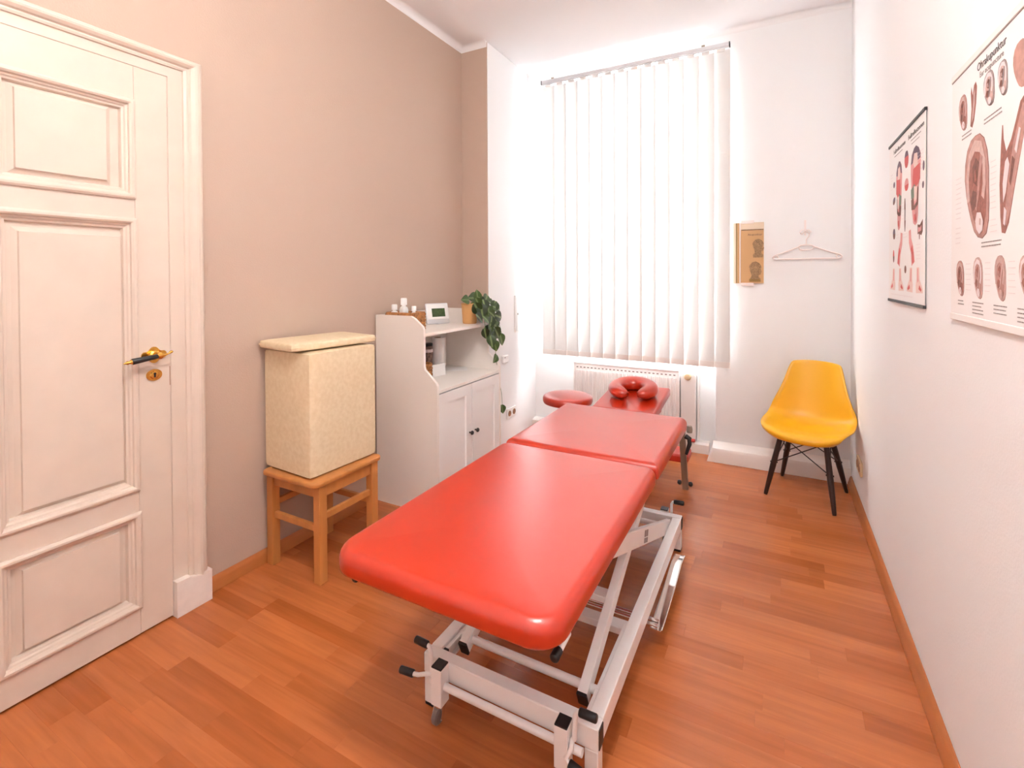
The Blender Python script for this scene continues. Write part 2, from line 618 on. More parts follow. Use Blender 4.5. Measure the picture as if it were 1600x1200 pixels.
# ------------------------------------------------------------------ door with casing
DX = -2.105
door = empty('door_1', (DX, 0.75, 0), 'cream panelled door with brass lever handle', kind='structure')
D0, D1, DT = 0.44, 1.058, 2.135
PANELS = [((0.560, 0.942, 1.644, 2.006), (0.622, 0.862, 1.699, 1.952)),
          ((0.560, 0.944, 0.553, 1.566), (0.627, 0.900, 0.605, 1.498)),
          ((0.560, 0.946, 0.109, 0.467), (0.624, 0.884, 0.160, 0.415))]
B = -2.139
for a, b in ((D0, 0.560), (0.9445, D1)):
    obj('stile', bx(B, DX, a, b, 0.008, DT, 0.002), 'door_paint', door)
for a, b in ((0.008, 0.108), (0.468, 0.552), (1.567, 1.643), (2.007, DT)):
    obj('rail', bx(B, DX, 0.5602, 0.9443, a, b, 0.0015), 'door_paint', door)


def loops(bm, rects, close=True):
    """Connect nested rectangles (y0, y1, z0, z1, x)."""
    rs = [[bm.verts.new(p) for p in ((x, a, c), (x, b, c), (x, b, d), (x, a, d))] for a, b, c, d, x in rects]
    for p, q in zip(rs, rs[1:]):
        for j in range(4):
            bm.faces.new((p[j], p[(j + 1) % 4], q[(j + 1) % 4], q[j]))
    if close:
        bm.faces.new(rs[-1])
    return bm


for (a, b, c, d), (e, f, g, h) in PANELS:
    obj('panel', loops(nb(), [(a, b, c, d, -2.128), (e - 0.016, f + 0.016, g - 0.016, h + 0.016, -2.128), (e - 0.002, f + 0.002, g - 0.002, h + 0.002, -2.121), (e, f, g, h, -2.1135)]), 'door_paint', door)
    prof = [(-0.004, -2.106), (-0.004, -2.098), (0.003, -2.093), (0.010, -2.0925), (0.016, -2.097), (0.018, -2.106), (0.024, -2.1075), (0.028, -2.113), (0.034, -2.115), (0.036, -2.122), (0.038, -2.1285)]
    obj('molding', loops(nb(), [(a + o, b - o, c + o, d - o, x) for o, x in prof], False), 'door_paint', door)
# casing: a U swept with a stepped profile
prof = [(0.003, -2.1395), (0.003, -2.112), (0.006, -2.109), (0.058, -2.109), (0.060, -2.102), (0.070, -2.099), (0.078, -2.100), (0.084, -2.092), (0.096, -2.084), (0.106, -2.082), (0.110, -2.087), (0.118, -2.087), (0.128, -2.0955), (0.130, -2.1395)]
cs = nb()
rs = []
for o, x in prof:
    rs.append([cs.verts.new(p) for p in ((x, D0 - o, 0.001), (x, D0 - o, DT + 0.72 * o), (x, D1 + o, DT + 0.72 * o), (x, D1 + o, 0.001))])
for p, q in zip(rs, rs[1:]):
    for j in range(3):
        cs.faces.new((p[j], p[j + 1], q[j + 1], q[j]))
obj('casing', cs, 'door_paint', door)
for a, b in ((D1 + 0.002, D1 + 0.138), (D0 - 0.138, D0 - 0.002)):
    pb = nb()
    prism(pb, [(a, 0.0005), (b, 0.0005), (b, 0.128), (b - 0.03, 0.128), (b - 0.034, 0.119), (a + 0.06, 0.133), (a + 0.052, 0.140), (a, 0.142)], 'X', -2.139, -2.080)
    obj('plinth_block', pb, 'plinth_paint', door)
# lever handle
hx, hy, hz = DX, 1.000, 1.052
ro = nb()
pts = []
for i in range(32):
    a = 2 * PI * i / 32
    rr = 0.031 * (1 + 0.13 * math.cos(4 * a)) * (1.25 if abs(math.cos(a)) > 0.9 else 1)
    pts.append((hy + rr * math.cos(a), hz + 0.9 * rr * math.sin(a)))
prism(ro, pts, 'X', hx, hx + 0.005)
lathe(ro, [(0.0, 0.004), (0.02, 0.004), (0.018, 0.010), (0.011, 0.014), (0.009, 0.034), (0.013, 0.040), (0.012, 0.050), (0.0, 0.055)], (hx, hy, hz), 20, 'X')
obj('rosette', ro, 'brass', door, smooth=40)
lv = nb()
xh = hx + 0.045
tube(lv, [(xh, hy + 0.046, hz + 0.010), (xh, hy + 0.042, hz + 0.010), (xh, hy + 0.036, hz + 0.008), (xh, hy + 0.03, hz + 0.004), (xh, hy + 0.018, hz + 0.001), (xh, hy, hz), (xh, hy - 0.012, hz - 0.001)], [0.002, 0.0055, 0.005, 0.0028, 0.005, 0.009, 0.008], 12)
lever = obj('lever', lv, 'brass', door, smooth=60)
g = nb()
tube(g, [(xh, hy - 0.004, hz - 0.001), (xh, hy - 0.008, hz - 0.001), (xh, hy - 0.090, hz - 0.0095), (xh, hy - 0.093, hz - 0.010)], [0.007, 0.0085, 0.0115, 0.0100], 14)
obj('grip', g, 'black_plastic', lever, smooth=60)
g = nb()
tube(g, [(xh, hy - 0.093, hz - 0.010), (xh, hy - 0.097, hz - 0.0105), (xh, hy - 0.101, hz - 0.011), (xh, hy - 0.106, hz - 0.0115), (xh, hy - 0.110, hz - 0.012), (xh, hy - 0.119, hz - 0.013)], [0.0100, 0.007, 0.0052, 0.0075, 0.0048, 0.0014], 12)
obj('finial', g, 'brass', lever, smooth=60)
es = nb()
pts = []
for i in range(28):
    a = 2 * PI * i / 28
    pts.append((hy + 0.027 * math.copysign(abs(math.cos(a)) ** 1.25, math.cos(a)), 0.975 + 0.0225 * math.copysign(abs(math.sin(a)) ** 0.85, math.sin(a))))
prism(es, pts, 'X', DX, DX + 0.004)
lathe(es, [(0.016, 0.004), (0.013, 0.007), (0.010, 0.0072)], (DX, hy, 0.975), 20, 'X')
esc = obj('escutcheon', es, 'brass', door, smooth=40)
k = nb()
lathe(k, [(0.0045, 0.0), (0.0045, 0.0085)], (DX, hy, 0.980), 12, 'X')
box(k, DX, DX + 0.0085, hy - 0.0028, hy + 0.0028, 0.966, 0.979)
obj('keyhole', k, 'black_plastic', esc)
obj('strike_plate', bx(DX - 0.004, DX + 0.0006, D1 - 0.003, D1 - 0.0006, 0.925, 1.000), 'socket_brown', door)

# ------------------------------------------------------------------ vertical blind
bl = empty('vertical_blind', (-1.02, 3.80, 2.97), 'white vertical slat blind hanging over the tall window', 'blind')
BX0, BX1, BZ = -1.752, -0.292, 2.992
rl = nb()
box(rl, BX0, BX1, 3.782, 3.818, BZ - 0.030, BZ, 0.003)
box(rl, BX0 + 0.005, BX1 - 0.005, 3.790, 3.810, BZ - 0.038, BZ - 0.029)
rail = obj('head_rail', rl, 'silver_plastic', bl)
for x in (BX0 + 0.001, BX1 - 0.001):
    obj('end_cap', bx(x - 0.004, x + 0.004, 3.781, 3.819, BZ - 0.031, BZ + 0.001, 0.002), 'black_plastic', bl)
for x in (-1.675, -0.475):
    k = bx(x - 0.012, x + 0.012, 3.80, 3.8495, BZ, BZ + 0.003)
    box(k, x - 0.012, x + 0.012, 3.8465, 3.8495, BZ, BZ + 0.04)
    obj('bracket', k, 'grey_metal', bl)
NS = 14
sp = (BX1 - BX0 - 0.012) / NS
for i in range(NS):
    cx = BX0 + 0.006 + sp * (i + 0.5)
    ang = R(-9 + random.uniform(-2.5, 2.5) + (6 if i == NS - 1 else 0))
    M = Matrix.Translation((cx, 3.80, 0)) @ Matrix.Rotation(ang, 4, 'Z')
    s = nb()
    z0, z1 = 0.682, BZ - 0.052
    n = 6
    w = 0.1235
    rows = []
    for j in range(n + 1):
        u = j / n - 0.5
        rows.append((u * w, 0.0035 * (1 - 4 * u * u)))
    poly = [(x, yy - 0.0003) for x, yy in rows] + [(x, yy + 0.0003) for x, yy in reversed(rows)]
    prism(s, poly, 'Z', z0 + 0.042, z1)
    bmesh.ops.transform(s, matrix=M, verts=s.verts)
    so = obj('slat', s, 'blind_fabric', bl, smooth=30)
    h_ = nb()
    poly = [(x, yy - 0.0022) for x, yy in rows] + [(x, yy + 0.0022) for x, yy in reversed(rows)]
    prism(h_, poly, 'Z', z0, z0 + 0.042)
    bmesh.ops.transform(h_, matrix=M, verts=h_.verts)
    obj('weight_pocket', h_, 'trim_paint', so)
    k = bx(cx - 0.028, cx + 0.028, 3.7975, 3.8025, BZ - 0.056, BZ - 0.036, 0.001)
    obj('carrier', k, 'white_plastic', bl)

# ------------------------------------------------------------------ radiator and pipe cover in the niche
rd = empty('radiator', (-1.08, 3.92, 0.05), 'white fluted panel radiator in the niche below the blind', 'radiator')
RX0, RX1, RZ0, RZ1, RYF = -1.505, -0.655, 0.07, 0.622, 3.885
obj('back_panel', bx(RX0, RX1, 3.925, 3.955, RZ0, RZ1 - 0.01, 0.005), 'radiator_paint', rd)
p_ = bx(RX0, RX1, RYF + 0.006, 3.915, RZ0, RZ1 - 0.004, 0.004)
nf = 26
pitch_ = (RX1 - RX0 - 0.03) / nf
for i in range(nf):
    x = RX0 + 0.015 + pitch_ * i
    prism(p_, [(x + 0.003, RYF + 0.0065), (x + 0.008, RYF - 0.002), (x + pitch_ - 0.010, RYF - 0.002), (x + pitch_ - 0.005, RYF + 0.0065)], 'Z', RZ0 + 0.03, RZ1 - 0.065)
obj('front_panel', p_, 'radiator_paint', rd)
obj('top_grille', bx(RX0 - 0.002, RX1 + 0.002, RYF - 0.002, 3.958, RZ1 - 0.012, RZ1, 0.003), 'radiator_paint', rd)
sl = nb()
for i in range(nf):
    x = RX0 + 0.022 + pitch_ * i
    box(sl, x, x + 0.016, RYF + 0.0045, RYF + 0.008, RZ1 - 0.046, RZ1 - 0.038)
tag(obj('vent_slots', sl, 'slot_dark', rd), kind='stuff')
for x in (RX0 - 0.001, RX1 + 0.001):
    obj('side_cover', bx(x - 0.004, x + 0.004, RYF, 3.957, RZ0, RZ1 - 0.001, 0.002), 'radiator_paint', rd)
for x in (RX0 + 0.12, RX1 - 0.12):
    obj('wall_hook', bx(x - 0.015, x + 0.015, 3.955, YN - 0.001, 0.35, 0.42), 'grey_metal', rd)
pc = nb()
px0, px1 = -0.640, -0.535
pts = [(px0, 0.085), (px1, 0.085)]
for i in range(13):
    a = PI * i / 12
    pts.append(((px0 + px1) / 2 + (px1 - px0) / 2 * math.cos(a), 0.567 + (px1 - px0) / 2 * math.sin(a)))
prism(pc, pts, 'Y', 3.90, YN - 0.073 + 0.072)
pco = empty('pipe_cover', (-0.588, 3.94, 0.085), 'white round topped pipe cover right of the radiator', 'pipe cover')
obj('cover', pc, 'radiator_paint', pco, smooth=40)
obj('valve_knob', lathe(nb(), [(0.026, 0.0), (0.026, -0.016), (0.022, -0.022), (0.0, -0.024)], (-0.590, 3.8995, 0.578), 20, 'Y'), 'knob_beige_socket_shadow', pco, smooth=40)
obj('edge_strip', bx(-0.530, -0.512, 3.955, YN - 0.001, 0.085, 0.60, 0.002), 'radiator_paint', pco)

# fuse box and sockets on the alcove side wall, small gadget
fb = empty('fuse_box', (XP, 3.735, 0.87), 'flat white fuse box door on the alcove wall', 'fuse box')
obj('frame', loops(nb(), [(3.585, 3.890, 0.875, 1.185, XP + 0.0003), (3.585, 3.890, 0.875, 1.185, XP + 0.010), (3.598, 3.877, 0.888, 1.172, XP + 0.010), (3.598, 3.877, 0.888, 1.172, XP + 0.002)], False), 'cabinet_edge', fb)
fd = obj('door', bx(XP + 0.0005, XP + 0.012, 3.601, 3.874, 0.891, 1.169, 0.002), 'white_plastic', fb)
obj('latch', lathe(nb(), [(0.008, 0.0), (0.008, 0.004), (0.0, 0.005)], (XP + 0.012, 3.622, 1.03), 12, 'X'), 'grey_metal', fd)
so = empty('wall_socket', (XP, 3.51, 0.2), 'white double wall socket low on the alcove wall', 'socket')
obj('plate', bx(XP + 0.0005, XP + 0.010, 3.437, 3.590, 0.192, 0.272, 0.003), 'white_plastic', so)
for yy in (3.476, 3.552):
    i_ = lathe(nb(), [(0.0, 0.0102), (0.018, 0.0102), (0.0195, 0.0135), (0.0225, 0.0135), (0.0225, 0.009)], (XP, yy, 0.232), 20, 'X')
    q = obj('socket_insert', i_, 'socket_brown', so)
    for dy in (-0.0095, 0.0095):
        obj('contact_hole', lathe(nb(), [(0.0025, 0.0095), (0.0025, 0.0108), (0, 0.0108)], (XP, yy + dy, 0.232), 8, 'X'), 'black_plastic', q)
gd = empty('wall_thermostat', (XP, 3.40, 0.66), 'small white box with a dark slot beside the trailing plant', 'wall box')
obj('housing', bx(XP + 0.0005, XP + 0.022, 3.365, 3.445, 0.655, 0.715, 0.006), 'white_plastic', gd)
obj('slot', bx(XP + 0.021, XP + 0.023, 3.375, 3.392, 0.697, 0.703), 'slot_dark', gd)
rs_ = empty('corner_socket', (XR, 3.40, 0.2), 'double socket with its shadow tint painted in, low on the right wall behind the yellow chair', 'socket')
obj('plate', bx(XR - 0.012, XR - 0.0005, 3.325, 3.478, 0.212, 0.292, 0.003), 'knob_beige_socket_shadow', rs_)  # yellowish plate colour stands in for the shadow on the socket
for yy in (3.363, 3.440):
    obj('socket_insert', lathe(nb(), [(0.0, -0.0122), (0.018, -0.0122), (0.0195, -0.0145), (0.0225, -0.0145), (0.0225, -0.011)], (XR, yy, 0.252), 20, 'X'), 'socket_brown', rs_)

# ------------------------------------------------------------------ treatment couch
TX0, TX1 = -1.072, -0.398
tb = empty('massage_table', (-0.70, 1.85, 0), 'large red vinyl massage table on a white steel scissor frame', 'massage table')
obj('leg_cushion', cushion(TX0, TX1, 0.918, 1.905, 0.553, 0.622, (0.085, 0.075, 0.04, 0.05), 0.030, 0.006), 'red_vinyl', tb, smooth=180)
obj('head_cushion', cushion(TX0, TX1, 1.915, 2.640, 0.556, 0.624, (0.012, 0.012, 0.04, 0.04), 0.028, 0.006), 'red_vinyl', tb, smooth=180)
# top frame below the cushions
tf = nb()
for x in (-0.955, -0.475):
    bar(tf, (x, 1.02, 0.535), (x, 1.88, 0.535), 0.03, 0.034, bev=0.002)
    bar(tf, (x, 1.94, 0.537), (x, 2.58, 0.537), 0.03, 0.034, bev=0.002)
for yy in (1.06, 1.84, 1.98, 2.54):
    bar(tf, (-0.955, yy, 0.5345), (-0.475, yy, 0.5345), 0.03, 0.03, bev=0.002)
obj('top_frame', tf, 'white_steel', tb)
for x in (-0.428, -1.030):
    o = obj('side_tube', tube(nb(), [(x, 1.0, 0.510), (x, 1.06, 0.514)], 0.009, 14), 'white_steel', tb, smooth=60)
    obj('tube_cap', tube(nb(), [(x, 0.978, 0.5085), (x, 0.981, 0.5085), (x, 1.005, 0.5105)], [0.008, 0.0108, 0.0108], 14), 'black_plastic', o, smooth=60)
# base frame
FX0, FX1, FY0, FY1, FZ = -0.975, -0.405, 1.212, 2.508, 0.165
for x in (FX0 + 0.02, FX1 - 0.02):
    obj('base_rail', bx(x - 0.02, x + 0.02, FY0 + 0.041, FY1 - 0.041, FZ - 0.06, FZ, 0.003), 'white_steel', tb)
for y0 in (FY0, FY1 - 0.04):
    cr = obj('cross_rail', bx(FX0, FX1, y0, y0 + 0.04, FZ - 0.06, FZ + 0.0005, 0.003), 'white_steel', tb)
    for x in (FX0, FX1):
        obj('end_cap', bx(x - 0.003, x + 0.003, y0 + 0.003, y0 + 0.037, FZ - 0.056, FZ - 0.003, 0.002), 'black_plastic', cr)
    for x in (FX0 + 0.02, FX1 - 0.02):
        pf = obj('foot_post', bx(x - 0.019, x + 0.019, y0 + 0.001, y0 + 0.039, 0.010, FZ - 0.0605, 0.003), 'white_steel', tb)
        obj('rubber_foot', bx(x - 0.018, x + 0.018, y0 + 0.002, y0 + 0.038, 0.0, 0.0105, 0.002), 'black_plastic', pf)
obj('middle_rail', bx(FX0 + 0.041, FX1 - 0.041, 1.665, 1.715, 0.095, 0.12, 0.003), 'white_steel', tb)
# slide channels on the inside of the long rails
for x, s in ((FX0 + 0.0405, 1), (FX1 - 0.0405, -1)):
    k = bx(min(x, x + s * 0.012), max(x, x + s * 0.012), 1.262, 1.64, 0.108, 0.116, 0.001)
    box(k, min(x, x + s * 0.012), max(x, x + s * 0.012), 1.262, 1.64, 0.148, 0.156, 0.001)
    ch = obj('slide_channel', k, 'white_steel', tb)
    obj('stop_block', bx(min(x, x + s * 0.016), max(x, x + s * 0.016), 1.2535, 1.268, 0.106, 0.158, 0.001), 'black_plastic', ch)
# scissor arms
for x, s in ((-0.486, 1), (-0.894, -1)):
    a = obj('scissor_arm', bar(nb(), (x, 1.318, 0.138), (x, 2.175, 0.508), 0.028, 0.046, bev=0.002), 'white_steel', tb)
    d = (Vector((x, 2.175, 0.508)) - Vector((x, 1.318, 0.138))).normalized()
    p0 = Vector((x, 1.318, 0.138))
    obj('arm_cap', bar(nb(), p0 - d * 0.007, p0 + d * 0.002, 0.0295, 0.0475, bev=0.001), 'black_plastic', a)
    xi = x + s * 0.0275
    plate = obj('lift_plate', bar(nb(), (xi, 2.43, 0.135), (xi, 1.475, 0.500), 0.022, 0.062, bev=0.002), 'white_steel', tb)
    obj('pivot_pin', lathe(nb(), [(0.013, -0.022), (0.013, 0.022)], ((x + xi) / 2, 1.853, 0.360), 16, 'X'), 'grey_metal', plate)
    if s > 0:
        # small label on the outer face of the plate
        n_ = Vector((1, 0, 0))
        dd = (Vector((xi, 1.475, 0.5)) - Vector((xi, 2.43, 0.135))).normalized()
        c0 = Vector((xi + 0.0112, 2.43, 0.135)) + dd * 0.535
        for (a0, a1, b0, b1) in ((-0.030, -0.003, -0.002, 0.022), (0.003, 0.030, -0.002, 0.022), (-0.030, -0.003, -0.024, -0.006), (0.003, 0.030, -0.024, -0.006)):
            uu = dd.cross(n_).normalized()
            if uu.z < 0:
                uu = -uu
            bm_ = nb()
            vs = [bm_.verts.new(c0 + dd * p + uu * q + n_ * t) for t in (0, 0.0006) for p, q in ((a0, b0), (a1, b0), (a1, b1), (a0, b1))]
            for f in ((0, 1, 2, 3), (7, 6, 5, 4), (0, 4, 5, 1), (1, 5, 6, 2), (2, 6, 7, 3), (3, 7, 4, 0)):
                bm_.faces.new([vs[i] for i in f])
            obj('type_label', bm_, 'ink_grey', plate)
obj('axle_tube', tube(nb(), [(-0.935, 1.352, 0.146), (-0.445, 1.352, 0.146)], 0.0125, 14), 'white_steel', tb, smooth=60)
obj('pivot_tube', tube(nb(), [(-0.93, 2.415, 0.140), (-0.45, 2.415, 0.140)], 0.0125, 14), 'white_steel', tb, smooth=60)
obj('top_axle', tube(nb(), [(-0.93, 2.16, 0.505), (-0.45, 2.16, 0.505)], 0.0125, 14), 'white_steel', tb, smooth=60)
obj('cross_plate', bar(nb(), (-0.885, 1.60, 0.262), (-0.495, 1.60, 0.262), 0.05, 0.022, bev=0.002), 'white_steel', tb)
mo = obj('lift_motor', bar(nb(), (-0.69, 2.36, 0.150), (-0.69, 1.80, 0.31), 0.07, 0.07, bev=0.01), 'white_steel', tb)
obj('motor_housing', bx(-0.735, -0.645, 2.16, 2.34, 0.115, 0.245, 0.012), 'slot_dark', tb)
# caster posts, casters, brake bars and levers
for ye, s in ((FY0, -1), (FY1, 1)):
    yc = ye + s * 0.0215
    bb_ = obj('brake_bar', tube(nb(), [(-0.93, yc, 0.110), (-0.44, yc, 0.110)], 0.011, 12), 'white_steel', tb, smooth=60)
    for xc, sx in ((-0.897, -1), (-0.494, 1)):
        cp = obj('caster_post', bx(xc - 0.019, xc + 0.019, yc - 0.0205, yc + 0.0205, 0.056, 0.168, 0.002), 'white_steel', tb)
        obj('post_cap', bx(xc - 0.018, xc + 0.018, yc - 0.0195, yc + 0.0195, 0.1675, 0.1725, 0.0015), 'black_plastic', cp)
        ca = nb()
        lathe(ca, [(0.0, 0.058), (0.016, 0.058), (0.018, 0.050), (0.014, 0.046), (0.0, 0.046)], (xc, yc, 0), 16, 'Z')
        bar(ca, (xc - 0.014, yc, 0.050), (xc - 0.014 - 0.002, yc + s * 0.012, 0.018), 0.016, 0.003, up=(1, 0, 0))
        bar(ca, (xc + 0.014, yc, 0.050), (xc + 0.014 + 0.002, yc + s * 0.012, 0.018), 0.016, 0.003, up=(1, 0, 0))
        ca_o = obj('caster_fork', ca, 'chrome', tb)
        obj('caster_wheel', lathe(nb(), [(0.0, -0.010), (0.019, -0.010), (0.0235, -0.006), (0.0235, 0.006), (0.019, 0.010), (0.0, 0.010)], (xc, yc + s * 0.012, 0.0236), 20, 'X'), 'slot_dark', ca_o, smooth=40)
        xl = xc + sx * 0.032
        t_ = tube(nb(), [(xl - sx * 0.010, yc, 0.125), (xl, yc, 0.14), (xl + sx * 0.002, yc, 0.20), (xl + sx * 0.008, yc, 0.212), (xl + sx * 0.022, yc, 0.215)], 0.0065, 10)
        lo_ = obj('brake_lever', t_, 'white_steel', tb, smooth=60)
        obj('lever_grip', tube(nb(), [(xl + sx * 0.013, yc, 0.2145), (xl + sx * 0.016, yc, 0.2145), (xl + sx * 0.058, yc, 0.2155), (xl + sx * 0.061, yc, 0.2155)], [0.009, 0.0112, 0.0112, 0.009], 12), 'black_plastic', lo_, smooth=60)
        if sx > 0 and s < 0:
            t_ = tube(nb(), [(xl - 0.006, yc, 0.135), (xl - 0.004, yc - 0.014, 0.120), (xl - 0.016, yc - 0.020, 0.098), (xl - 0.004, yc - 0.022, 0.086)], 0.0065, 10)
            lo_ = obj('brake_lever', t_, 'white_steel', tb, smooth=60)
            obj('lever_grip', tube(nb(), [(xl - 0.008, yc - 0.022, 0.089), (xl - 0.005, yc - 0.022, 0.088), (xl + 0.042, yc - 0.022, 0.074), (xl + 0.045, yc - 0.022, 0.073)], [0.009, 0.0112, 0.0112, 0.009], 12), 'black_plastic', lo_, smooth=60)
            continue
        if s > 0:
            continue
        t_ = tube(nb(), [(xl - sx * 0.010, yc, 0.135), (xl + sx * 0.012, yc + s * 0.012, 0.133), (xl + sx * 0.040, yc + s * 0.014, 0.121), (xl + sx * 0.065, yc + s * 0.014, 0.116)], 0.0065, 10)
        lo_ = obj('brake_lever', t_, 'white_steel', tb, smooth=60)
        obj('lever_grip', tube(nb(), [(xl + sx * 0.058, yc + s * 0.014, 0.117), (xl + sx * 0.061, yc + s * 0.014, 0.117), (xl + sx * 0.108, yc + s * 0.014, 0.112), (xl + sx * 0.111, yc + s * 0.014, 0.112)], [0.009, 0.0112, 0.0112, 0.009], 12), 'black_plastic', lo_, smooth=60)
# chrome foot control bar looping out past the right rail
fbz = 0.078
ft = nb()
for dy in (0.0, 0.026):
    tube(ft, [(-1.01, 1.795 + dy, fbz), (-0.375, 1.795 + dy, fbz)], 0.0085, 12)
fo = obj('foot_bar', ft, 'chrome', tb, smooth=60)
k = nb()
prism(k, [(1.782, fbz - 0.012), (1.84, fbz - 0.014), (2.05, fbz - 0.004), (2.20, fbz + 0.012), (2.29, fbz + 0.004), (2.29, fbz + 0.009), (2.20, fbz + 0.017), (2.05, fbz + 0.002), (1.84, fbz - 0.008), (1.782, fbz - 0.006)], 'X', -0.402, -0.362)
obj('foot_pedal', k, 'chrome', fo, smooth=40)
obj('pedal_rim', tube(nb(), [(-0.360, 1.785, fbz - 0.006), (-0.360, 1.84, fbz - 0.008), (-0.360, 2.05, fbz + 0.001), (-0.360, 2.20, fbz + 0.016), (-0.360, 2.29, fbz + 0.008)], 0.003, 8), 'chrome', fo, smooth=60)

# ------------------------------------------------------------------ massage chair behind the couch
mc = empty('massage_chair', (-0.80, 3.15, 0), 'red massage chair with a padded board on grey metal legs, behind the massage table', 'massage chair')
M = Matrix.Translation((-0.803, 2.85, 0.555)) @ Matrix.Rotation(R(6.2), 4, 'X')
cb = cushion(-0.19, 0.19, 0.0, 0.485, -0.055, 0.0, (0.012, 0.012, 0.012, 0.012), 0.014, 0.003)
bmesh.ops.transform(cb, matrix=M, verts=cb.verts)
obj('chest_pad', cb, 'red_vinyl', mc, smooth=180)
k = cushion(-1.00, -0.492, 3.245, 3.42, 0.150, 0.205, (0.02,) * 4, 0.016, 0.004)
obj('knee_pad', k, 'red_vinyl_dark', mc, smooth=180)
k = cushion(-1.00, -0.74, 3.46, 3.70, 0.34, 0.40, (0.03,) * 4, 0.018, 0.005)
obj('seat_pad', k, 'red_vinyl_dark', mc, smooth=180)
fr = nb()
bar(fr, (-0.80, 2.92, 0.50), (-0.80, 3.30, 0.03), 0.045, 0.03, bev=0.003)
bar(fr, (-0.80, 2.95, 0.03), (-0.80, 3.72, 0.03), 0.045, 0.03, bev=0.003)
bar(fr, (-0.80, 3.68, 0.03), (-0.80, 3.56, 0.338), 0.045, 0.03, bev=0.003)
bar(fr, (-0.80, 3.30, 0.145), (-0.80, 3.40, 0.03), 0.045, 0.03, bev=0.003)
bar(fr, (-1.0, 3.70, 0.015), (-0.6, 3.70, 0.015), 0.04, 0.03, bev=0.003)
obj('frame', fr, 'grey_metal', mc)
lg = nb()
bar(lg, (-0.500, 3.215, 0.003), (-0.505, 3.115, 0.40), 0.036, 0.022, up=(0, 1, 0), bev=0.002)
lg_o = obj('leg', lg, 'grey_metal', mc)
lg = nb()
bar(lg, (-0.98, 3.215, 0.003), (-0.975, 3.115, 0.40), 0.036, 0.022, up=(0, 1, 0), bev=0.002)
obj('leg', lg, 'grey_metal', mc)
obj('leg_tie', bar(nb(), (-0.975, 3.12, 0.385), (-0.505, 3.12, 0.385), 0.03, 0.02, bev=0.002), 'grey_metal', mc)
for dx in (-0.033, 0.033):
    obj('clamp_knob', lathe(nb(), [(0.0, -0.012), (0.010, -0.012), (0.015, -0.004), (0.015, 0.006), (0.006, 0.012), (0.0, 0.012)], (-0.500 + dx, 3.20, 0.045), 14, 'X'), 'black_plastic', lg_o, smooth=60)
obj('clamp_handle', tube(nb(), [(-0.485, 3.12, 0.365), (-0.462, 3.115, 0.355), (-0.460, 3.11, 0.325), (-0.478, 3.10, 0.262)], [0.016, 0.015, 0.013, 0.009], 10), 'black_plastic', mc, smooth=60)
obj('release_button', lathe(nb(), [(0.0, -0.010), (0.010, -0.010), (0.010, 0.010), (0.0, 0.012)], (-0.440, 3.115, 0.348), 12, 'X'), 'zone_red', mc, smooth=60)
obj('post_knob', lathe(nb(), [(0.0, -0.02), (0.016, -0.02), (0.018, 0.0), (0.014, 0.02), (0.0, 0.022)], (-0.462, 3.12, 0.412), 14, 'Z'), 'grey_metal', mc, smooth=60)

# face cushion: a horseshoe lying on the board, its gap to the front
pt, rad_ = [], []
for i in range(37):
    a = R(-90 + 17 + (360 - 34) * i / 36)
    t = abs(i / 36 - 0.5) * 2
    pt.append((0.105 * math.cos(a), 0.115 * math.sin(a) + 0.0, 0.0))
    r_ = 0.050 * (1.06 - 0.30 * t ** 3)
    e_ = min(i, 36 - i)
    if e_ < 4:
        r_ *= (0.45, 0.78, 0.92, 0.98)[e_]
    rad_.append(r_)
fc = tube(nb(), pt, rad_, 16)
for v in fc.verts:
    v.co.z *= 0.82
MF = Matrix.Translation((-0.800, 3.10, 0.628)) @ Matrix.Rotation(R(5.5), 4, 'X') @ Matrix.Rotation(R(12), 4, 'Z')
bmesh.ops.transform(fc, matrix=MF, verts=fc.verts)
tag(obj('face_cushion', fc, 'red_vinyl', smooth=180), 'red horseshoe face cushion lying on the padded board', 'cushion')

# round stool
st = empty('round_stool', (-1.235, 3.09, 0), 'round red stool at the far left of the massage table', 'stool')
obj('seat', lathe(nb(), [(0.0, 0.488), (0.150, 0.488), (0.163, 0.493), (0.168, 0.505), (0.168, 0.522), (0.163, 0.534), (0.150, 0.541), (0.10, 0.545), (0.0, 0.546)], (-1.24, 3.085, 0), 40, 'Z'), 'red_vinyl', st, smooth=60)
obj('column', lathe(nb(), [(0.06, 0.487), (0.06, 0.475), (0.025, 0.46), (0.025, 0.30), (0.032, 0.29), (0.032, 0.10), (0.045, 0.09), (0.045, 0.06)], (-1.24, 3.085, 0), 20, 'Z'), 'chrome', st, smooth=40)
for i in range(5):
    a = 2 * PI * i / 5 + 0.5
    ex, ey = -1.24 + 0.22 * math.cos(a), 3.085 + 0.22 * math.sin(a)
    obj('foot_arm', bar(nb(), (-1.24 + 0.03 * math.cos(a), 3.085 + 0.03 * math.sin(a), 0.083), (ex, ey, 0.066), 0.03, 0.02, bev=0.003), 'chrome', st)
    obj('caster', lathe(nb(), [(0.0, -0.02), (0.022, -0.02), (0.026, -0.01), (0.026, 0.01), (0.022, 0.02), (0.0, 0.02)], (ex, ey, 0.0262), 16, 'X'), 'black_plastic', st, smooth=40)
    obj('caster_stem', tube(nb(), [(ex, ey, 0.05), (ex, ey, 0.062)], 0.006, 8), 'chrome', st)

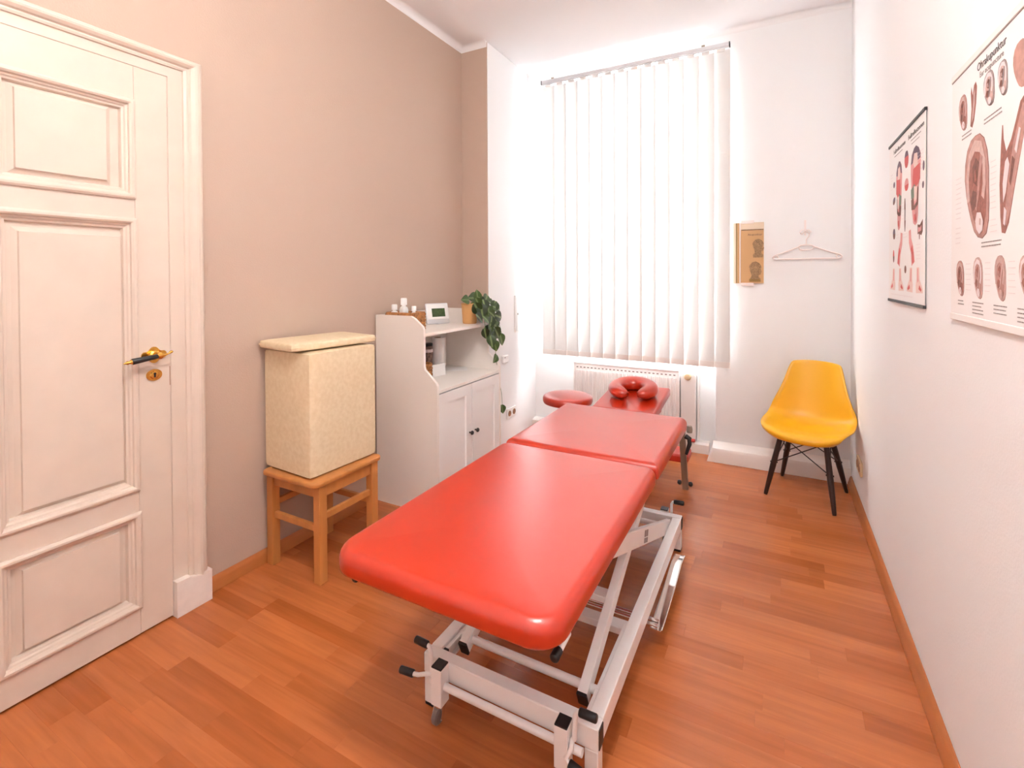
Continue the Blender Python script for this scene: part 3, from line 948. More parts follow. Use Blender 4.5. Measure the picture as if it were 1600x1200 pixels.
# ------------------------------------------------------------------ yellow shell chair
ch = empty('shell_chair', (0.165, 3.49, 0), 'yellow moulded plastic shell chair on dark wooden legs in the corner', 'chair')
fdir = math.atan2(-0.373, -0.096)                       # facing direction
MC = Matrix.Translation((0.168, 3.475, 0)) @ Matrix.Rotation(fdir, 4, 'Z')   # local +x = forward
cl = [(0.222, 0.372), (0.232, 0.392), (0.215, 0.409), (0.17, 0.415), (0.10, 0.404), (0.03, 0.393), (-0.05, 0.390), (-0.11, 0.398), (-0.155, 0.422), (-0.18, 0.465), (-0.198, 0.53), (-0.215, 0.60), (-0.232, 0.67), (-0.248, 0.735), (-0.258, 0.775), (-0.263, 0.790)]
wd = [0.165, 0.195, 0.215, 0.230, 0.242, 0.248, 0.248, 0.246, 0.240, 0.228, 0.208, 0.188, 0.170, 0.155, 0.140, 0.120]
lift = [0.006, 0.010, 0.016, 0.026, 0.040, 0.052, 0.062, 0.070, 0.068, 0.056, 0.038, 0.020, 0.010, 0.004, 0.0, -0.012]   # edge raised (up)
fwdv = [0.0, 0.0, 0.0, 0.0, 0.0, 0.0, 0.004, 0.018, 0.040, 0.060, 0.066, 0.060, 0.050, 0.040, 0.030, 0.02]               # edge brought forward
NU = 16
sh = nb()
grid = []
# refine along the length with Catmull-Rom
def cr_(arr, t):
    i = min(int(t), len(arr) - 2)
    f = t - i
    g = lambda j: arr[max(0, min(len(arr) - 1, j))]
    p0, p1, p2, p3 = g(i - 1), g(i), g(i + 1), g(i + 2)
    return 0.5 * (2 * p1 + (p2 - p0) * f + (2 * p0 - 5 * p1 + 4 * p2 - p3) * f * f + (3 * p1 - p0 - 3 * p2 + p3) * f ** 3)
NV = 45
for iv in range(NV + 1):
    t = (len(cl) - 1) * iv / NV
    cx, cz = cr_([c[0] for c in cl], t), cr_([c[1] for c in cl], t)
    w_, lf, fw = cr_(wd, t), cr_(lift, t), cr_(fwdv, t)
    rowv = []
    for iu in range(NU + 1):
        u = -1 + 2 * iu / NU
        q = abs(u) ** 2.4
        end = 0.0
        if iv == NV:
            end = -0.018 * abs(u) ** 4
        if iv <= 3:                                        # rounded front corners
            cx2 = cx - 0.06 * abs(u) ** 3
        else:
            cx2 = cx - 0.06 * abs(u) ** 3 * max(0, 1 - (iv - 3) / 12)
        rowv.append(sh.verts.new(MC @ Vector((cx2 + fw * q, u * w_ * 0.97, cz + lf * q + end))))
    grid.append(rowv)
for a, b in zip(grid, grid[1:]):
    for j in range(NU):
        sh.faces.new((a[j], a[j + 1], b[j + 1], b[j]))
so_ = obj('seat_shell', sh, 'yellow_plastic', ch, smooth=180)
md = so_.modifiers.new('thickness', 'SOLIDIFY')
md.thickness = 0.007
md.offset = 0
LEGS = [((-0.056, 3.374), (0.085, 0.105)), ((0.289, 3.247), (0.085, -0.105)), ((0.037, 3.738), (-0.085, 0.105)), ((0.386, 3.628), (-0.085, -0.105))]
# local y is to the left of the facing direction; work out each leg's top by nearest side
legs = []
tops = [MC @ Vector((0.10, s * 0.115, 0.388)) for s in (1, -1)] + [MC @ Vector((-0.085, s * 0.105, 0.383)) for s in (1, -1)]
used = set()
for (bx_, by_), _ in LEGS:
    k = min((i for i in range(4) if i not in used), key=lambda i: (tops[i].x - bx_) ** 2 + (tops[i].y - by_) ** 2)
    used.add(k)
    top = tops[k]
    bot = Vector((bx_, by_, 0.001))
    legs.append((top, bot))
    obj('leg', tube(nb(), [bot, bot.lerp(top, 0.03), bot.lerp(top, 0.45), top], [0.0095, 0.0115, 0.0165, 0.0145], 12), 'dark_wood', ch, smooth=60)
def rod(a, b, r=0.0032):
    obj('brace', tube(nb(), [a, b], r, 8), 'black_plastic', ch, smooth=60)
ft_, bt_ = legs[:2], legs[2:]
for i in range(4):
    for j in range(4):
        pair = (i, j)
        if pair in ((0, 1), (1, 0), (2, 3), (3, 2), (0, 2), (2, 0), (1, 3), (3, 1)):
            rod(legs[i][1].lerp(legs[i][0], 0.52), legs[j][1].lerp(legs[j][0], 0.95))
for t_, b_ in legs:
    obj('bolt', lathe(nb(), [(0.0, -0.02), (0.005, -0.02), (0.005, 0.02), (0.0, 0.02)], b_.lerp(t_, 0.52), 8, 'X'), 'black_plastic', ch)
mt = nb()
tube(mt, [tops[0], tops[3]], 0.006, 8)
tube(mt, [tops[1], tops[2]], 0.006, 8)
obj('seat_mount', mt, 'black_plastic', ch)

# ------------------------------------------------------------------ wooden stool with boxes
ws = empty('wooden_stool', (-1.93, 1.64, 0), 'light wooden stool by the taupe wall carrying the cream block', 'stool')
obj('seat', cushion(-2.105, -1.738, 1.435, 1.848, 0.432, 0.455, (0.03,) * 4, 0.008, 0.001, 5, 0.006), 'beech', ws, smooth=40)
SX, SY = (-2.086, -1.768), (1.487, 1.802)
for x in SX:
    for yy in SY:
        obj('leg', bx(x - 0.0205, x + 0.0205, yy - 0.0205, yy + 0.0205, 0, 0.4315, 0.003), 'beech', ws)
for x in SX:
    obj('apron', bx(x - 0.011, x + 0.011, SY[0] + 0.021, SY[1] - 0.021, 0.375, 0.4315, 0.002), 'beech', ws)
    obj('stretcher', bx(x - 0.009, x + 0.009, SY[0] + 0.021, SY[1] - 0.021, 0.272, 0.300, 0.002), 'beech', ws)
for yy in SY:
    obj('apron', bx(SX[0] + 0.021, SX[1] - 0.021, yy - 0.011, yy + 0.011, 0.375, 0.4315, 0.002), 'beech', ws)
    obj('stretcher', bx(SX[0] + 0.021, SX[1] - 0.021, yy - 0.009, yy + 0.009, 0.222, 0.250, 0.002), 'beech', ws)


def soft_box(x0, x1, y0, y1, z0, z1, bev, M=None, puff=0.004, n=6):
    b = nb()
    box(b, x0, x1, y0, y1, z0, z1)
    bmesh.ops.subdivide_edges(b, edges=b.edges, cuts=n, use_grid_fill=True)
    c = Vector(((x0 + x1) / 2, (y0 + y1) / 2, (z0 + z1) / 2))
    hs = Vector((x1 - x0, y1 - y0, z1 - z0)) / 2
    for v in b.verts:
        q = Vector([(v.co[i] - c[i]) / hs[i] for i in range(3)])
        # round the edges by projecting onto an inner box plus radius
        inner = Vector([max(-hs[i] + bev, min(hs[i] - bev, v.co[i] - c[i])) for i in range(3)])
        d = (v.co - c) - inner
        if d.length > 1e-9:
            v.co = c + inner + d.normalized() * bev
        for i in range(3):
            if abs(abs(q[i]) - 1) < 1e-4:
                o_ = [j for j in range(3) if j != i]
                v.co[i] += math.copysign(puff, q[i]) * (1 - q[o_[0]] ** 2) * (1 - q[o_[1]] ** 2)
    if M:
        bmesh.ops.transform(b, matrix=M, verts=b.verts)
    return b


MB_ = Matrix.Translation((-1.950, 1.655, 0)) @ Matrix.Rotation(R(-3), 4, 'Z')
blk = empty('upholstered_block', (-1.945, 1.635, 0.4555), 'large cream vinyl upholstered block standing on the wooden stool', 'cushion block')
obj('cover', soft_box(-0.163, 0.167, -0.19, 0.19, 0.4595, 1.010, 0.010, MB_, 0.004, 12), 'cream_vinyl', blk, smooth=60)
sm = nb()
for sx in (-1, 1):
    for sy in (-1, 1):
        tube(sm, [MB_ @ Vector((0.002 + sx * 0.1615, sy * 0.1865, 0.472)), MB_ @ Vector((0.002 + sx * 0.1615, sy * 0.1865, 0.998))], 0.0025, 6)
obj('seam', sm, 'cream_vinyl', blk)
MP_ = Matrix.Translation((-1.955, 1.652, 0)) @ Matrix.Rotation(R(-8), 4, 'Z')
pad = empty('flat_cushion', (-1.96, 1.635, 1.015), 'thin flat cream cushion lying on top of the cream block', 'cushion')
obj('cover', soft_box(-0.14, 0.14, -0.225, 0.225, 1.0175, 1.056, 0.011, MP_, 0.003, 12), 'cream_vinyl', pad, smooth=60)
sm = nb()
q = [MP_ @ Vector((x, yy, 1.0365)) for x, yy in ((-0.139, -0.224), (0.139, -0.224), (0.139, 0.224), (-0.139, 0.224), (-0.139, -0.224))]
tube(sm, q, 0.0035, 6)
obj('piping', sm, 'cream_vinyl', pad)

# ------------------------------------------------------------------ cabinet with hutch
KY0, KY1, KX0, KX1 = 2.200, 2.915, -2.118, -1.664
cb = empty('white_cabinet', (-1.89, 2.56, 0), 'white two door cabinet with open upper shelves against the taupe wall', 'cabinet')
side = [(KX0, 0.0005), (KX1, 0.0005), (KX1, 0.733), (-1.676, 0.752), (-1.752, 0.818), (-1.757, 0.836), (-1.757, 1.046), (-1.765, 1.062), (-1.822, 1.106), (-1.850, 1.119), (KX0, 1.119)]
for a, b in ((KY0, KY0 + 0.018), (KY1 - 0.018, KY1)):
    obj('side_panel', prism(nb(), side, 'Y', a, b), 'cabinet_white', cb)
obj('worktop', bx(KX0 + 0.02, KX1 - 0.001, KY0 + 0.0185, KY1 - 0.0185, 0.688, 0.705, 0.001), 'cabinet_white', cb)
obj('upper_shelf', bx(KX0 + 0.02, -1.757, KY0 + 0.0185, KY1 - 0.0185, 1.004, 1.022, 0.001), 'cabinet_white', cb)
bk = nb()
box(bk, KX0, KX0 + 0.012, KY0 + 0.0185, KY1 - 0.0185, 0.02, 0.820)
box(bk, KX0, KX0 + 0.012, KY0 + 0.0185, KY1 - 0.0185, 0.8215, 1.118)
obj('back_panel', bk, 'cabinet_white', cb)
obj('bottom_shelf', bx(KX0 + 0.02, KX1 - 0.022, KY0 + 0.0185, KY1 - 0.0185, 0.06, 0.078), 'cabinet_white', cb)
obj('gap_shade_sheet', bx(KX1 - 0.030, KX1 - 0.022, KY0 + 0.0185, KY1 - 0.0185, 0.0785, 0.6875), 'slot_dark', cb)  # dark sheet added as the shade seen through the door gaps
obj('kick_board', bx(KX1 - 0.05, KX1 - 0.035, KY0 + 0.0185, KY1 - 0.0185, 0.0005, 0.0595), 'cabinet_white', cb)
ym = (KY0 + KY1) / 2
for a, b, s in ((KY0 + 0.020, ym - 0.0026, 1), (ym + 0.0026, KY1 - 0.020, -1)):
    dr = loops(nb(), [(a, b, 0.065, 0.681, KX1 - 0.019), (a, b, 0.065, 0.681, KX1 - 0.002), (a + 0.001, b - 0.001, 0.066, 0.680, KX1 - 0.001), (a + 0.062, b - 0.062, 0.128, 0.620, KX1 - 0.001), (a + 0.066, b - 0.066, 0.132, 0.616, KX1 - 0.010)])
    vs = [v for v in dr.verts if abs(v.co.x - (KX1 - 0.019)) < 1e-5]
    dr.faces.new(vs)
    d_ = obj('door', dr, 'cabinet_edge', cb)
    ky = (b - 0.029) if s > 0 else (a + 0.029)
    obj('knob', lathe(nb(), [(0.005, 0.0), (0.005, 0.010), (0.0125, 0.016), (0.0135, 0.021), (0.010, 0.027), (0.0, 0.029)], (KX1 - 0.001, ky, 0.384), 16, 'X'), 'black_plastic', d_, smooth=60)


def wicker_tray(name, x0, x1, y0, y1, z0, z1, label, cat, rows):
    t = empty(name, ((x0 + x1) / 2, (y0 + y1) / 2, z0), label, cat)
    w = nb()
    for r_ in range(rows):
        z = z0 + (z1 - z0) * (r_ + 0.5) / rows
        hh = (z1 - z0) / rows / 2
        base = rrect(x0 + 0.006, x1 - 0.006, y0 + 0.006, y1 - 0.006, (0.012,) * 4, 3)
        dense = []
        for i in range(len(base)):
            p, q = Vector(base[i]), Vector(base[(i + 1) % len(base)])
            m = max(1, int((q - p).length / 0.009))
            for j in range(m):
                dense.append(p.lerp(q, j / m))
        dense.append(dense[0])
        c_ = Vector(((x0 + x1) / 2, (y0 + y1) / 2))
        path = []
        for i, p in enumerate(dense):
            d = (p - c_).normalized() * 0.0035 * (1 if (i + r_) % 2 else -1)
            path.append((p.x + d.x, p.y + d.y, z))
        tube(w, path, hh * 1.08, 6)
    tag(obj('weave', w, 'wicker', t, smooth=60), kind='stuff')
    obj('base', bx(x0 + 0.008, x1 - 0.008, y0 + 0.008, y1 - 0.008, z0 + 0.0005, z0 + 0.006), 'wicker', t)
    rp = [Vector((x, yy, z1 + 0.001)) for x, yy in rrect(x0 + 0.005, x1 - 0.005, y0 + 0.005, y1 - 0.005, (0.012,) * 4, 4)]
    obj('rim', tube(nb(), rp + [rp[0]], 0.006, 8), 'wicker', t, smooth=60)
    return t


wicker_tray('wicker_basket', -2.07, -1.875, 2.225, 2.375, 1.0225, 1.128, 'brown wicker basket of small white bottles on the upper cabinet shelf', 'basket', 6)
wicker_tray('small_wicker_basket', -2.07, -1.900, 2.262, 2.470, 0.7055, 0.800, 'small brown wicker basket on the worktop under the upper shelf', 'basket', 5)

# bottles in the upper basket
def bottle(x, y, z0, h, r, label, dark=False):
    t = empty('small_bottle', (x, y, z0), label, 'bottle', 'white bottles in the wicker basket')
    obj('body', lathe(nb(), [(0.0, 0.0), (r, 0.0), (r, h * 0.62), (r * 0.8, h * 0.70), (r * 0.45, h * 0.74), (r * 0.45, h * 0.80)], (x, y, z0), 16, 'Z'), 'white_plastic', t, smooth=40)
    obj('cap', lathe(nb(), [(0.0, h * 0.78), (r * 0.72, h * 0.78), (r * 0.72, h * 0.97), (r * 0.6, h), (0.0, h)], (x, y, z0), 14, 'Z'), 'white_plastic', t, smooth=40)
    if dark:
        obj('label_band', lathe(nb(), [(r * 1.02, h * 0.44), (r * 1.02, h * 0.54)], (x, y, z0), 16, 'Z', False), 'slot_dark', t)
bottle(-2.035, 2.272, 1.029, 0.150, 0.024, 'white bottle at the left end of the wicker basket')
bottle(-1.990, 2.305, 1.029, 0.188, 0.027, 'tallest white bottle, in the middle of the wicker basket')
bottle(-1.955, 2.265, 1.029, 0.135, 0.020, 'white bottle with a dark band in the wicker basket', True)
bottle(-1.925, 2.320, 1.029, 0.140, 0.021, 'white bottle at the right end of the wicker basket')

# weather station / clock
MK = Matrix.Translation((-2.022, 2.700, 1.0225)) @ Matrix.Rotation(R(62), 4, 'Z') @ Matrix.Rotation(R(-14), 4, 'X')
ck = empty('digital_clock', (-2.022, 2.70, 1.0225), 'silver digital clock with a green display on the upper shelf', 'clock')
def kbm(b):
    bmesh.ops.transform(b, matrix=MK, verts=b.verts)
    return b
obj('housing', kbm(bx(-0.083, 0.083, 0.0, 0.022, 0.004, 0.146, 0.007)), 'silver_plastic', ck, smooth=40)
obj('bezel', kbm(bx(-0.077, 0.077, -0.003, 0.001, 0.034, 0.140, 0.002)), 'white_plastic', ck)
obj('display', kbm(bx(-0.045, 0.052, -0.0038, -0.0025, 0.050, 0.108)), 'lcd', ck)
obj('foot_stand', bx(-2.060, -2.015, 2.68, 2.745, 1.0226, 1.030, 0.002), 'silver_plastic', ck)

# things on the worktop
rl_ = empty('paper_roll', (-1.985, 2.60, 0.7055), 'white paper towel roll standing on the worktop', 'paper roll')
obj('paper', lathe(nb(), [(0.022, 0.0), (0.048, 0.0), (0.048, 0.235), (0.022, 0.235), (0.022, 0.0)], (-1.985, 2.635, 0.7057), 28, 'Z', False), 'paper_white', rl_, smooth=40)
obj('core', lathe(nb(), [(0.020, 0.001), (0.0218, 0.001), (0.0218, 0.236), (0.020, 0.236), (0.020, 0.001)], (-1.985, 2.635, 0.7057), 20, 'Z', False), 'socket_brown', rl_, smooth=40)
jr = empty('storage_jar', (-2.0, 2.542, 0.7057), 'dark patterned jar between the small wicker basket and the paper roll', 'jar')
obj('body', lathe(nb(), [(0.0, 0.0), (0.034, 0.0), (0.036, 0.004), (0.036, 0.185), (0.031, 0.192)], (-2.000, 2.542, 0.7057), 24, 'Z'), 'jar_label', jr, smooth=40)
obj('lid', lathe(nb(), [(0.0, 0.190), (0.035, 0.190), (0.035, 0.204), (0.032, 0.207), (0.0, 0.207)], (-2.000, 2.542, 0.7057), 24, 'Z'), 'black_plastic', jr, smooth=40)
obj('paper_label', lathe(nb(), [(0.0365, 0.150), (0.0365, 0.170)], (-2.000, 2.542, 0.7057), 24, 'Z', False), 'ear_pale', jr, smooth=40)
cd = nb()
MCd = Matrix.Translation((-1.905, 2.545, 0.7055)) @ Matrix.Rotation(R(82), 4, 'Z') @ Matrix.Rotation(R(-4), 4, 'X')
box(cd, -0.058, 0.058, 0.0, 0.016, 0.0015, 0.078, 0.001)
bmesh.ops.transform(cd, matrix=MCd, verts=cd.verts)
tag(obj('tissue_box', cd, 'white_plastic'), 'small white carton in front of the paper roll', 'box')
ps = nb()
MPs = Matrix.Translation((-1.955, 2.79, 0.7056)) @ Matrix.Rotation(R(35), 4, 'Z')
box(ps, -0.085, 0.085, -0.065, 0.065, 0.0, 0.0015)
bmesh.ops.transform(ps, matrix=MPs, verts=ps.verts)
tag(obj('paper_sheet', ps, 'paper_white'), 'white paper sheet lying on the cabinet worktop', 'paper')

# trailing plant
pp = empty('potted_plant', (-1.855, 2.835, 1.0225), 'trailing green plant in a tan pot on the upper shelf end', 'plant')
obj('pot', lathe(nb(), [(0.0, 0.0), (0.045, 0.0), (0.048, 0.004), (0.056, 0.128), (0.058, 0.130), (0.058, 0.138), (0.052, 0.138), (0.050, 0.118), (0.0, 0.116)], (-1.860, 2.832, 1.0227), 28, 'Z'), 'pot_tan', pp, smooth=40)
obj('soil', lathe(nb(), [(0.0, 0.124), (0.049, 0.120)], (-1.860, 2.832, 1.0227), 20, 'Z', False), 'soil', pp)
LP = [(-1.84, 2.757, 1.19), (-1.8, 2.839, 1.217), (-1.84, 2.852, 1.198), (-1.78, 2.861, 1.175), (-1.8, 2.956, 1.185), (-1.76, 2.965, 1.159), (-1.73, 2.991, 1.122), (-1.74, 2.743, 1.128), (-1.72, 2.769, 1.118), (-1.73, 2.874, 1.111), (-1.71, 2.732, 1.071), (-1.7, 2.796, 1.06), (-1.7, 2.962, 1.065), (-1.71, 2.891, 1.084), (-1.7, 2.857, 1.038), (-1.7, 2.851, 0.998), (-1.7, 2.932, 0.993), (-1.72, 2.811, 0.961), (-1.7, 2.862, 0.956), (-1.69, 2.92, 0.954), (-1.69, 2.979, 0.905), (-1.69, 2.839, 0.91), (-1.685, 2.881, 0.873), (-1.68, 2.878, 0.787), (-1.75, 2.851, 1.147), (-1.74, 2.966, 1.135), (-1.72, 3.04, 0.396),
      (-1.755, 2.92, 1.10), (-1.71, 2.93, 1.03), (-1.77, 2.80, 1.165), (-1.715, 2.85, 0.975)]
stm = nb()
top = Vector((-1.86, 2.832, 1.15))
for e in (23, 20, 6, 0, 8, 17, 12):
    t = Vector(LP[e])
    m1 = top + Vector((0.06, 0.02, 0.06))
    m2 = Vector((max(t.x, -1.735) if t.z < 1.1 else (t.x + top.x) / 2, t.y, max(t.z, 1.10)))
    pth = []
    for i in range(13):
        f = i / 12
        pth.append((top * (1 - f) ** 3 + m1 * 3 * f * (1 - f) ** 2 + m2 * 3 * f * f * (1 - f) + t * f ** 3))
    tube(stm, pth, 0.0018, 5)
tube(stm, [Vector(LP[23]), (-1.688, 2.93, 0.66), (-1.70, 2.99, 0.52), Vector(LP[26])], 0.0014, 5)
obj('vine', stm, 'stem_green', pp)
lm = nb()
rowsl = []
for i in range(8):
    f = i / 7
    w = 0.47 * math.sin(PI * min(1, f * 0.94 + 0.06)) ** 0.8 * (1.12 - 0.45 * f) if i < 7 else 0.005
    y_ = f - 0.1
    z_ = -0.25 * f * f
    rowsl.append([lm.verts.new((s * w, y_, z_ + 0.12 * abs(s) * w * 2)) for s in (-1, -0.5, 0, 0.5, 1)])
for a, b in zip(rowsl, rowsl[1:]):
    for j in range(4):
        lm.faces.new((a[j], a[j + 1], b[j + 1], b[j]))
bmesh.ops.recalc_face_normals(lm, faces=lm.faces)
leaf_me = bpy.data.meshes.new('leaf')
lm.to_mesh(leaf_me)
lm.free()
leaf_me.materials.append(MATS['leaf_green'])
leaf_me.shade_smooth()
rnd = random.Random(3)
for i, p in enumerate(LP):
    o = bpy.data.objects.new('leaf', leaf_me)
    C.objects.link(o)
    o.parent = pp
    s_ = rnd.uniform(0.072, 0.098) * (0.8 if i in (22, 23, 26) else 1)
    # tip direction mostly downwards and outwards, upper face to the room
    tip = Vector((0.25, rnd.uniform(-0.7, 0.7), rnd.uniform(-1.0, -0.35)))
    if i in (0, 2):
        tip = Vector((0.1, -1, 0.1))
    if i == 1:
        tip = Vector((0.2, -0.3, 1.0))
    if i in (6, 12, 5):
        tip = Vector((0.3, 1, -0.3))
    tip.normalize()
    nrm = Vector((1.0, rnd.uniform(-1.0, 0.1), rnd.uniform(-0.1, 0.6)))
    xs = tip.cross(nrm).normalized()
    nz = xs.cross(tip).normalized()
    Mx = Matrix((xs, tip, nz)).transposed().to_4x4()
    o.matrix_local = Matrix.Translation(Vector(p) - tip * s_ * 0.4 - ORG[pp.name]) @ Mx @ Matrix.Scale(s_, 4)

# ------------------------------------------------------------------ chart holder and coat hanger on the window wall
ct = empty('acupuncture_chart', (-0.172, YB, 1.28), 'narrow tan head chart clipped to the wall right of the blind', 'chart')
YC = YB - 0.0005
obj('backing', bx(-0.270, -0.076, YC - 0.014, YC, 1.287, 1.716, 0.001), 'chart_cream', ct)
obj('sheet', bx(-0.222, -0.078, YC - 0.018, YC - 0.0142, 1.292, 1.712), 'chart_tan', ct)
obj('title_band', bx(-0.222, -0.078, YC - 0.0195, YC - 0.0182, 1.668, 1.712), 'chart_cream', ct)
obj('band_line', bx(-0.218, -0.078, YC - 0.0200, YC - 0.0182, 1.661, 1.667), 'chart_line', ct)
for a, b, m in ((-0.270, -0.254, 'chart_cream'), (-0.252, -0.246, 'chart_olive'), (-0.244, -0.232, 'chart_tan'), (-0.230, -0.223, 'pink_plastic')):
    obj('fold_strip', bx(a, b, YC - 0.0195, YC - 0.0142, 1.289, 1.715, 0.001), m, ct)
for z in (1.712, 1.274):
    obj('clip', bx(-0.220, -0.138, YC - 0.026, YC - 0.001, z - 0.004, z + 0.018, 0.004), 'pink_plastic', ct)
t_ = text_bm('Akupunktur', 0.019)
bmesh.ops.transform(t_, matrix=Matrix.Translation((-0.178, YC - 0.0185, 1.624)) @ Matrix.Rotation(PI / 2, 4, 'X'), verts=t_.verts)
obj('lettering', t_, 'ink_dark', ct)


def head_fig(cx, cz, s, flip):
    """Bust in profile with rings and meridian lines."""
    prof_ = [(-0.55, -1.0), (0.62, -1.0), (0.60, -0.72), (0.40, -0.55), (0.36, -0.38), (0.60, -0.30), (0.66, -0.10), (0.72, 0.0), (0.62, 0.12), (0.66, 0.45), (0.45, 0.80), (0.05, 0.98), (-0.35, 0.88), (-0.60, 0.55), (-0.62, 0.15), (-0.45, -0.20), (-0.38, -0.45), (-0.62, -0.75)]
    b = nb()
    f = -1 if flip else 1
    prism(b, [(cx + f * s * x * 0.8, cz + s * z) for x, z in prof_], 'Y', YC - 0.0192, YC - 0.0182)
    o = obj('head_drawing', b, 'chart_head', ct)
    ln = nb()
    for rr in (0.25, 0.45, 0.65):
        pth = [(cx + f * s * rr * 0.8 * math.cos(a), YC - 0.0195, cz + s * 0.35 + s * rr * 0.8 * math.sin(a)) for a in [PI * i / 10 for i in range(11)]]
        tube(ln, pth, 0.0011, 5)
    for k in range(5):
        tube(ln, [(cx - f * s * (0.3 - 0.15 * k), YC - 0.0195, cz + s * 0.25), (cx - f * s * (0.25 - 0.1 * k), YC - 0.0195, cz - s * 0.9)], 0.001, 5)
    obj('drawn_lines', ln, 'chart_line', o)


head_fig(-0.112, 1.535, 0.066, False)
head_fig(-0.130, 1.372, 0.072, False)
obj('base_band', bx(-0.168, -0.100, YC - 0.0196, YC - 0.0183, 1.300, 1.318), 'chart_olive', ct)  # olive band printed across the foot of the lower bust

hk = empty('wall_hook', (0.17, YB, 1.62), 'white metal wall hook above the coat hanger', 'hook')
k = bx(0.165, 0.177, YC - 0.004, YC, 1.612, 1.715, 0.001)
obj('back_strip', k, 'pink_plastic', hk)
for s in (-1, 1):
    obj('prong', tube(nb(), [(0.171, YC - 0.004, 1.640), (0.171 + s * 0.012, YC - 0.02, 1.630), (0.171 + s * 0.026, YC - 0.032, 1.622), (0.171 + s * 0.032, YC - 0.034, 1.632), (0.171 + s * 0.022, YC - 0.028, 1.646), (0.171 + s * 0.008, YC - 0.016, 1.648)], 0.004, 8), 'pink_plastic', hk, smooth=60)
hg = empty('coat_hanger', (0.175, YB - 0.03, 1.45), 'pale pink plastic coat hanger hanging on the wall hook', 'coat hanger')
YH = YB - 0.024
hkp = [(0.176, YH, 1.548), (0.176, YH, 1.585), (0.190, YH, 1.602), (0.194, YH, 1.622), (0.182, YH, 1.640), (0.166, YH, 1.640), (0.155, YH, 1.628), (0.153, YH, 1.615)]
obj('hook', tube(nb(), hkp, 0.0036, 8), 'pink_plastic', hg, smooth=60)
A = tube(nb(), [(0.176, YH, 1.548), (0.145, YH, 1.545), (0.128, YH, 1.532), (0.04, YH, 1.498), (-0.012, YH, 1.478), (-0.022, YH, 1.467), (-0.016, YH, 1.456), (0.0, YH, 1.454), (0.18, YH, 1.454), (0.356, YH, 1.454), (0.372, YH, 1.457), (0.377, YH, 1.467), (0.366, YH, 1.478), (0.31, YH, 1.498), (0.225, YH, 1.532), (0.207, YH, 1.545), (0.176, YH, 1.548)], 0.0052, 8)
obj('shoulder_bar', A, 'pink_plastic', hg, smooth=60)
obj('neck_loop', tube(nb(), [(0.132, YH, 1.533), (0.140, YH, 1.518), (0.155, YH, 1.513), (0.198, YH, 1.513), (0.213, YH, 1.518), (0.221, YH, 1.533)], 0.0045, 8), 'pink_plastic', hg, smooth=60)
for x in (-0.002, 0.358):
    rp = [(x + 0.013 * math.cos(a), YH, 1.468 + 0.010 * math.sin(a)) for a in [2 * PI * i / 14 for i in range(15)]]
    obj('end_ring', tube(nb(), rp, 0.0035, 6), 'pink_plastic', hg, smooth=60)

# ------------------------------------------------------------------ posters on the right wall
XS = XR - 0.005          # front of the poster sheets


def figure(name, parts, parent, x=XS):
    """Flat print: polygons in (Y, Z), each layer a hair nearer the room."""
    mats_ = []
    b = nb()
    for lay, (pts, m) in enumerate(parts):
        if m not in mats_:
            mats_.append(m)
        xo = x - 0.00025 * (lay + 1)
        prism(b, pts, 'X', xo, xo + 0.0002, mats_.index(m))
    return obj(name, b, mats_, parent)


def ribbon(pts, w):
    """A stroke as a polygon of width w(f)."""
    L_, R_ = [], []
    n = len(pts)
    for i in range(n):
        a, b = Vector(pts[max(0, i - 1)]), Vector(pts[min(n - 1, i + 1)])
        d = (b - a).normalized()
        nrm = Vector((-d.y, d.x))
        ww = w(i / (n - 1)) / 2
        p = Vector(pts[i])
        L_.append(tuple(p + nrm * ww))
        R_.append(tuple(p - nrm * ww))
    return L_ + R_[::-1]


EAR = [(-0.10, 0.98), (0.25, 0.97), (0.58, 0.84), (0.82, 0.58), (0.94, 0.25), (0.95, -0.10), (0.98, -0.40), (0.95, -0.70), (0.80, -0.92), (0.50, -1.0), (0.15, -0.96), (-0.15, -0.84), (-0.40, -0.62), (-0.62, -0.38), (-0.82, -0.10), (-0.95, 0.22), (-0.93, 0.52), (-0.76, 0.78), (-0.45, 0.94)]


